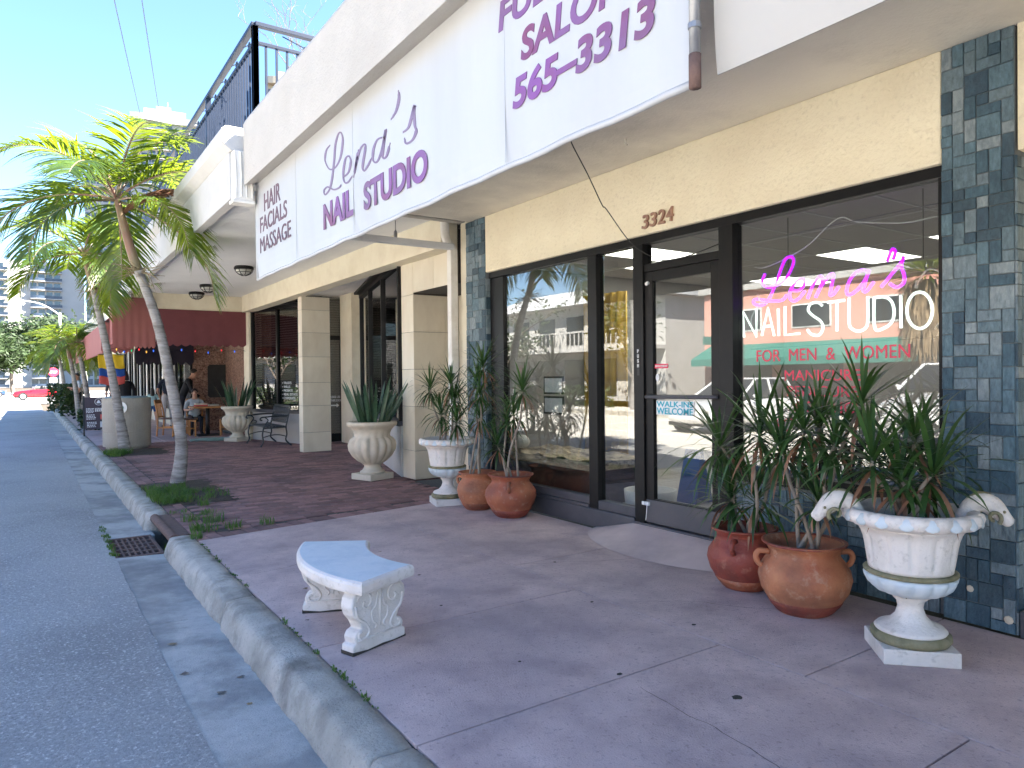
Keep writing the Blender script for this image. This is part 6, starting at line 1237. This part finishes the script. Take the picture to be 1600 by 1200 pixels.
person('person in navy shirt and pale trousers seen from behind', (3.42, 23.4, 0), R(10), 1.74, 'clothnavy', 'clothwhite', 'skin', 'hairdark', {'elL': (-0.30, -0.05, 1.14), 'wrL': (-0.2, 0.12, 0.98), 'elR': (0.27, 0.02, 1.13), 'wrR': (0.2, 0.22, 1.05)}, 0.4)
person('bearded person in black shirt leaning over the table', (3.35, 20.75, 0), R(-100), 1.72, 'clothblack', 'clothdark', 'skin', 'hairdark', {'lean': 0.45, 'head': 0.05, 'elR': (0.27, 0.3, 1.12), 'wrR': (0.18, 0.5, 0.98), 'elL': (-0.27, 0.25, 1.1), 'wrL': (-0.12, 0.5, 0.98)}, 0.9)
person('seated person in pale grey top at the table by the pebbled wall', (3.62, 20.32, -0.47), R(175), 1.66, 'clothpale', 'clothdark', 'skinlight', 'hairdark', {'head': 0.03, 'knL': (-0.12, 0.42, 0.95), 'ftL': (-0.12, 0.42, 0.53), 'knR': (0.12, 0.42, 0.95), 'ftR': (0.12, 0.42, 0.53), 'elR': (0.26, 0.1, 1.16), 'wrR': (0.15, 0.3, 1.18), 'elL': (-0.26, 0.1, 1.16), 'wrL': (-0.12, 0.3, 1.2)}, 0.45)
person('person in dark grey shirt facing the street holding a white cup', (2.25, 25.8, 0), R(175), 1.72, 'clothgrey', 'clothdark', 'skinlight', 'hairbrown', {'elL': (-0.29, 0.0, 1.15), 'wrL': (-0.2, 0.22, 1.14)}, 0.5)
mb = MB(); mb.lathe([(0.03, 0), (0.042, 0.11), (0.038, 0.11)], 12, (2.47, 25.49, 1.1)); single(mb.build('paper_cup', 'white', smooth=True), 'white paper cup held by the person in grey', 'cup')
person('person in black seen from behind beneath the hanging flag', (2.2, 22.3, 0), R(15), 1.68, 'clothblack', 'clothdark', 'skinlight', 'hairdark', {'elL': (-0.3, 0.02, 1.16), 'wrL': (-0.22, 0.16, 1.32)}, 0.9, False, 0.15)
person('person in pale tee with folded arms standing at the kerb by the palms', (1.5, 31.2, 0), R(110), 1.72, 'clothpale', 'clothblack', 'skin', 'hairdark', {'elL': (-0.27, 0.04, 1.15), 'wrL': (0.02, 0.22, 1.2), 'elR': (0.27, 0.04, 1.15), 'wrR': (-0.02, 0.24, 1.15)}, 0.4)
# ================================================================ VEHICLES
def car(name, label, loc, rz, paint, kind='sedan', group=None):
    t = thing(name, label, 'car', loc, rz, group)
    secs = [(-2.2, 0.35, 0.62, 0.72), (-2.12, 0.24, 0.80, 0.82), (-1.5, 0.2, 0.92, 0.88), (-0.9, 0.2, 0.95, 0.9), (0.6, 0.2, 0.92, 0.9), (1.2, 0.2, 0.86, 0.88), (1.9, 0.22, 0.76, 0.84), (2.2, 0.30, 0.60, 0.72)]
    up = 1.28 if kind == 'suv' else 1.0; mb = MB(); vs = []; n = 10
    for x, z0, z1, w_ in secs:
        z1 *= up; zm = z0+(z1-z0)*0.55
        vs += [(x, -w_*0.9, z0), (x, -w_, z0+0.15), (x, -w_, zm), (x, -w_*0.95, z1-0.06), (x, -w_*0.8, z1), (x, w_*0.8, z1), (x, w_*0.95, z1-0.06), (x, w_, zm), (x, w_, z0+0.15), (x, w_*0.9, z0)]
    mb.add(vs, [(i*n+j, i*n+(j+1) % n, (i+1)*n+(j+1) % n, (i+1)*n+j) for i in range(len(secs)-1) for j in range(n)]+[tuple(range(n)), tuple(range((len(secs)-1)*n, len(secs)*n))[::-1]])
    mb.build('body', paint, t, local=True, smooth=True, fix=True).modifiers.new('sub', 'SUBSURF').render_levels = 2
    for x in (-1.35, 1.38):
        for s in (-1, 1):
            wm = MB(); wm.tube([(x, s*0.70, 0.33), (x, s*0.905, 0.33)], 0.33, 24); W_o = wm.build('wheel', 'tyre', t, local=True)
            MB().tube([(x, s*0.89, 0.33), (x, s*0.915, 0.33)], 0.22, 20).build('rim', 'chrome', W_o, local=True)
            for q in range(5): a = q*2*PI/5; MB().tube([(x, s*0.92, 0.33), (x+0.2*math.cos(a), s*0.918, 0.33+0.2*math.sin(a))], 0.025, 5).build('spoke', 'steel', W_o, local=True)
    for s in (-1, 1):
        MB().ball((2.1, s*0.6, 0.62*up), 0.1, 10, 0, (0.7, 1.3, 0.7)).build('headlight', 'lampglass', t, local=True, smooth=True); MB().ball((-2.14, s*0.62, 0.7*up), 0.08, 10, 0, (0.5, 1.6, 0.8)).build('tail_light', 'ledred', t, local=True, smooth=True)
        MB().ball((0.62, s*0.98, 0.98*up), 0.07, 8, 0, (0.8, 1, 0.7)).build('mirror', paint, t, local=True, smooth=True)
    if kind == 'open':
        MB().box(-0.95, 0.45, -0.7, 0.7, 0.80, 0.965).build('cockpit', 'black', t, local=True, bev=0.05)
        for x in (-0.6, 0.0):
            for s in (-0.36, 0.36): MB().tube([(x, s, 0.85), (x-0.1, s, 1.15), (x-0.12, s, 1.22)], [0.2, 0.17, 0.1], 8).build('seat_back', 'black', t, local=True, smooth=True)
        ws_ = MB(); ws_.tube([(0.75, -0.68, 0.93), (0.35, -0.6, 1.27), (0.35, 0.6, 1.27), (0.75, 0.68, 0.93)], 0.025, 6); ws_ = ws_.build('windscreen_frame', 'chrome', t, local=True); MB().add([(0.75, -0.68, 0.93), (0.75, 0.68, 0.93), (0.35, 0.6, 1.27), (0.35, -0.6, 1.27)], [(0, 1, 2, 3)]).build('windscreen', 'glass', ws_, local=True)
    else:
        r0_, r1_ = (-1.9, 0.2) if kind == 'suv' else (-1.2, 0.15); zt = 1.72 if kind == 'suv' else 1.42; zb = 0.93*up
        b = [(r0_-0.25, -0.8, zb), (0.95, -0.8, zb), (0.95, 0.8, zb), (r0_-0.25, 0.8, zb), (r0_, -0.62, zt), (r1_, -0.62, zt), (r1_, 0.62, zt), (r0_, 0.62, zt)]
        G = MB().add(b, [(0, 1, 5, 4), (1, 2, 6, 5), (2, 3, 7, 6), (3, 0, 4, 7)]).build('cabin_glass', 'carglass', t, local=True)
        MB().box(r0_-0.02, r1_+0.03, -0.64, 0.64, zt-0.01, zt+0.04).build('roof', paint, t, local=True, bev=0.03)
        for s in (-1, 1):
            for xa, xb in (((0.95, zb), (r1_, zt)), ((-0.35, zb), (-0.4, zt)), ((r0_-0.25, zb), (r0_, zt))): MB().tube([(xa[0], s*0.81, xa[1]), (xb[0], s*0.635, xb[1])], 0.035, 6).build('pillar', paint, t, local=True)
    MB().box(-2.0, 2.0, -0.75, 0.75, 0.2, 0.3).build('underbody', 'black', t, local=True); return t
car('convertible_car', 'red open convertible crossing at the end of the street', (0.9, 75.5, -0.139), PI, 'carred', 'open')
car('parked_car', 'dark blue car under the trees beyond the cross street', (-4.2, 88.5, -0.139), R(20), 'carblue')
car('parked_suv', 'white sport utility car parked across the street', (-7.6, 7.2, -0.14), 0.0, 'carwhite', 'suv')
car('parked_car', 'white saloon car parked across the street near the green awning', (-7.6, 12.9, -0.14), 0.0, 'carwhite')
# ================================================================ STREET SIGNS AND WIRES
ss_ = thing('stop_sign', 'red stop sign on a thin post at the street corner', 'sign', (1.6, 68, 0)); MB().tube([(1.6, 68, 0), (1.6, 68, 2.6)], 0.03, 8).build('post', 'steel', ss_)
mb = MB(); mb.extr([(0.38*math.cos(PI/8+i*PI/4), 0.38*math.sin(PI/8+i*PI/4)) for i in range(8)], (1.6, 67.96, 2.2), (1, 0, 0), (0, 0, 1), (0, -1, 0), 0.01); mb.build('plate', 'redvinyl', ss_, fix=True)
text('lettering', 'STOP', (1.34, 67.945, 2.1), (1, 0, 0), (0, 0, 1), 0.52, 0.2, 'white', ss_, 0.004, 0.02); MB().box(1.35, 1.85, 67.95, 67.96, 1.35, 1.75).build('lower_plate', 'white', ss_)
lp = thing('street_lamp', 'tall pale street lamp with long arm at the cross street', 'street lamp', (2.2, 70.5, 0)); MB().tube([(2.2, 70.5, 0), (2.2, 70.5, 7.2)], [0.13, 0.09], 10).build('pole', 'letterpale', lp, smooth=True); MB().tube(catmull([(2.2, 70.5, 7.0), (0.8, 70.5, 7.9), (-1.6, 70.5, 8.2)], 6), 0.05, 8).build('arm', 'letterpale', lp, smooth=True); MB().ball((-2.0, 70.5, 8.2), 0.3, 10, 0, (1.6, 0.6, 0.4)).build('lamp_head', 'letterpale', lp, smooth=True)
for k, (a, b) in enumerate((((3.0, 14.0, 11.5), (-4.9, 120, 30.0)), ((3.9, 14.0, 12.0), (-3.9, 120, 30.5)))):
    pass
# ================================================================ FAR TOWERS
def tower(label, cx, cy, face, w_, d_, floors, fh, m, cols, stacks, crown=True, wave=0.8):
    """apartment tower, front faces -y locally; stacks = (x0, x1) ranges that carry balconies, None = windows all over, no balconies"""
    t = thing('apartment_tower', label, 'tower', (cx, cy, -0.5), face); H = floors*fh
    MB().box(-w_/2, w_/2, 0.6, d_, 0, H+1).build('core', m, t, local=True)
    pw = w_/cols; wm = MB().box(-pw*0.38, pw*0.38, -0.06, 0.05, -fh*0.33, fh*0.33).mesh('window', 'towerglass')
    for (xa, xb) in (stacks or []):
        yb = lambda x: -1.2-wave*math.sin((x-xa)/(xb-xa)*PI*2.2)
        prof_ = [(xa+(xb-xa)*i/12, yb(xa+(xb-xa)*i/12)) for i in range(13)]
        slab = MB().prism(prof_+[(xb, 0.7), (xa, 0.7)], 0, 0.30).mesh('balcony_slab', m); rl = MB()
        for i in range(12):
            p, q = prof_[i], prof_[i+1]; rl.add([(p[0], p[1]+0.05, 0.30), (q[0], q[1]+0.05, 0.30), (q[0], q[1]+0.05, 1.25), (p[0], p[1]+0.05, 1.25), (p[0], p[1]+0.2, 0.30), (q[0], q[1]+0.2, 0.30), (q[0], q[1]+0.2, 1.25), (p[0], p[1]+0.2, 1.25)], [(0, 1, 2, 3), (7, 6, 5, 4), (3, 2, 6, 7)])
        rl = rl.mesh('balcony_rail', 'towerrail')
        for f in range(floors): o = link('balcony_slab', slab, t); o.location = (0, 0, f*fh); o = link('balcony_rail', rl, t); o.location = (0, 0, f*fh)
    for f in range(floors):
        for c in range(cols):
            x = -w_/2+pw*(c+0.5)
            if stacks is None or any(xa+pw*0.3 < x < xb-pw*0.3 for xa, xb in stacks): o = link('window', wm, t); o.location = (x, 0.6, f*fh+fh*0.55)
    sw_ = MB().box(-0.06, 0.06, -d_*0.05, d_*0.05, -fh*0.28, fh*0.28).mesh('window', 'towerglass')
    for s in (-1, 1):
        for f in range(floors):
            for c in range(3): o = link('window', sw_, t); o.location = (s*w_/2, d_*(0.25+0.25*c), f*fh+fh*0.55)
    if crown:
        pr = [(-w_/2+w_*i/16, -1.2-wave*math.sin((i/16)*PI*2.2)) for i in range(17)]
        MB().prism(pr+[(w_/2, d_), (-w_/2, d_)], H, H+2.2).build('crown_cornice', m, t, local=True, fix=True); MB().box(-w_*0.3, w_*0.32, 1, d_*0.7, H+2.2, H+5.0).build('penthouse', m, t, local=True); MB().box(-w_*0.12, w_*0.1, 2, d_*0.5, H+5.0, H+6.5).build('plant_room', m, t, local=True)
        MB().tube([(w_*0.05, 4, H+6.5), (w_*0.05, 4, H+9)], 0.15, 6).build('mast', 'letterpale', t, local=True)
    return t
tower('tall white tower with curved blue balconies above the palm crown', 41.5, 281, R(-8), 22, 18, 29, 3.25, 'towerwhite', 8, [(-7.5, 4.0), (5.5, 11)])
tower('white tower with a grid of glass windows just behind the palm trunks', 26, 300, R(-5), 17, 14, 24, 3.2, 'towerwhite', 9, None, False)
tower('cream tower with blue balconies glimpsed through the terrace railing', 74, 232, R(-18), 20, 18, 30, 3.25, 'towercream', 6, [(-9, 9)])
tower('low white apartment block with dark balcony bands beyond the trees', 0.5, 300, R(2), 33, 14, 14, 3.1, 'towerwhite', 14, [(-16.4, -6.2), (0.2, 9.6)], False, 0.5)
tower('grey white apartment block behind the street trees to the parking side', -38, 290, R(5), 30, 16, 11, 3.1, 'towerwhite', 9, [(-14, 14)], False, 0.4)
# overhead wires with their poles
for k, (xa, xb) in enumerate(((-1.35, 9.2), (-0.65, 9.9))):
    P = [Vector((xa, 4, 12.8)).lerp(Vector((xb, 60, 13.2)), i/20)-Vector((0, 0, 1.3*math.sin(PI*i/20))) for i in range(21)]
    single(MB().tube(P, 0.012, 5).build('overhead_wire', 'black'), 'thin overhead wire crossing the sky above the palms', 'wire', 'overhead wires')
# ================================================================ ACROSS THE STREET (seen in the window reflections)
O1 = thing('pink_building', 'pink two storey building with green shop awning across the street', 'building', (-20, 12, 0))
MB().box(-26, -18, 2, 23, 0, 5.2).build('wall', 'oppPink', O1); MB().box(-26.2, -17.8, 1.8, 23.2, 5.2, 5.5).build('cornice', 'whitew', O1)
for i in range(6):
    y = 3.3+i*3.3; f = MB().box(-18.02, -17.96, y, y+1.8, 3.35, 4.35).build('window', 'white', O1); MB().box(-17.97, -17.94, y+0.06, y+1.74, 3.41, 4.29).build('pane', 'carglass', f)
    MB().box(-18.02, -17.95, y-0.5, y+2.3, 0.3, 1.9).build('shop_window', 'carglass', O1)
mb = MB(); mb.add([(-18, 2, 2.75), (-18, 22.6, 2.75), (-16.6, 22.6, 2.1), (-16.6, 2, 2.1), (-16.6, 2, 1.8), (-16.6, 22.6, 1.8)], [(0, 1, 2, 3), (3, 2, 5, 4)]); o = mb.build('awning', 'green', O1); o.modifiers.new('solid', 'SOLIDIFY').thickness = 0.02
O2 = thing('white_house', 'white two storey house with balcony across the street', 'building', (-20, 34, 0))
MB().box(-28, -18.5, 26, 44, 0, 5.6).build('wall', 'whitew', O2); MB().extr([(-29, 5.6), (-17.6, 5.6), (-23, 7.4)], (0, 25.4, 0), (1, 0, 0), (0, 0, 1), (0, 1, 0), 19).build('roof', 'letterpale', O2, fix=True)
MB().box(-18.5, -17.2, 26, 44, 2.8, 3.0).build('balcony', 'whitew', O2); MB().box(-17.28, -17.2, 26, 44, 3.9, 4.0).build('balcony_rail', 'whitew', O2)
for i in range(46): MB().box(-17.27, -17.22, 26.1+i*0.39, 26.15+i*0.39, 3.0, 3.9).build('baluster', 'whitew', O2)
for i in range(6): MB().box(-18.52, -18.45, 27+i*2.8, 28.6+i*2.8, 3.3, 5.0).build('window', 'carglass', O2); MB().box(-18.52, -18.45, 27+i*2.8, 28.8+i*2.8, 0.3, 2.4).build('window', 'carglass', O2)
O3 = thing('white_building', 'plain white building with dark windows across the street behind the camera', 'building', (-20, -12, 0)); MB().box(-26, -18, -30, -0.5, 0, 4.6).build('wall', 'whitew', O3)
for i in range(8): MB().box(-18.03, -17.97, -29+i*3.5, -26.8+i*3.5, 0.5, 2.6).build('window', 'carglass', O3)
hg = MB(); rn = random.Random(77)
for i in range(2600):
    p = Vector((-12.3+rn.gauss(0, 0.25), rn.uniform(23.5, 45), rn.uniform(0.05, 0.95))); u = Vector((rn.uniform(-1, 1), rn.uniform(-1, 1), rn.uniform(-1, 1))).normalized(); v = u.orthogonal().normalized(); s = 0.11*rn.uniform(.6, 1.3); hg.add([p-u*s, p-v*s*.5, p+u*s, p+v*s*.5], [(0, 1, 2, 3)])
o = hg.build('hedge', 'leaf'); single(o, 'low clipped hedge along the far pavement', 'hedge')
palm('palm with leaning trunk on the far pavement opposite the salon', [(-11.8, 21.5, 0), (-11.6, 21.2, 1.5), (-11.2, 20.8, 3.4), (-10.9, 20.6, 5.2)], [0.16, 0.12, 0.11, 0.09], [(-10.9, 20.6, 5.15), (-10.85, 20.6, 5.7), (-10.8, 20.6, 6.1)], 14, 2.0, 55, twigs=False, n=30)
ft = thing('thatched_palm', 'fan palm with shaggy skirt of dead leaves across the street', 'palm tree', (-13.5, 10.6, 0)); MB().tube([(-13.5, 10.6, 0), (-13.5, 10.6, 4.2)], [0.26, 0.2], 12).build('trunk', 'barkpalm', ft, smooth=True)
mb = MB(); rn = random.Random(12)
for i in range(900):
    a = rn.uniform(0, 2*PI); z = rn.uniform(2.3, 4.2); q = rn.uniform(0.25, 0.75); p = Vector((-13.5+q*math.cos(a), 10.6+q*math.sin(a), z)); d = Vector((math.cos(a)*0.25, math.sin(a)*0.25, -1)).normalized(); mb.strip([p, p+d*0.35, p+d*0.75], [0.03, 0.035, 0.004], Vector((-math.sin(a), math.cos(a), 0)))
mb.build('skirt', 'thatch', ft)['kind'] = 'stuff'
mb = MB()
for i in range(420):
    a = rn.uniform(0, 2*PI); e = rn.uniform(-.2, 1.4); d = Vector((math.cos(a)*math.cos(e), math.sin(a)*math.cos(e), math.sin(e))); p = Vector((-13.5, 10.6, 4.3))+d*0.5; leaf_blade(mb, p, d, rn.uniform(0.7, 1.1), 0.03, 0.5, 0, 4)
mb.build('crown', 'palmleaf', ft)['kind'] = 'stuff'
pl = thing('utility_pole', 'grey concrete pole with small green street sign across the street', 'pole', (-12.2, 17.4, 0)); MB().tube([(-12.2, 17.4, 0), (-12.2, 17.4, 6.5)], 0.12, 10).build('shaft', 'kerbc', pl, smooth=True); MB().box(-11.9, -11.3, 17.3, 17.34, 2.5, 2.8).build('sign_plate', 'green', pl); MB().tube([(-12.2, 17.4, 2.65), (-11.9, 17.32, 2.65)], 0.02, 6).build('sign_arm', 'steel', pl)
for i, (x, y, h) in enumerate(((-15, 25, 6), (-14.8, 36, 6.5), (-15.2, -4, 7), (-15, 48, 7))): leafy('garden_tree', ['thin leafed tree before the white house', 'thin leafed tree at the far end of the white house', 'leafy tree across the street before the plain white building', 'leafy tree beyond the white house across the street'][i], (x, y, 0), h, 2.2, 70+i, 700, 0.16, None, 0.12)
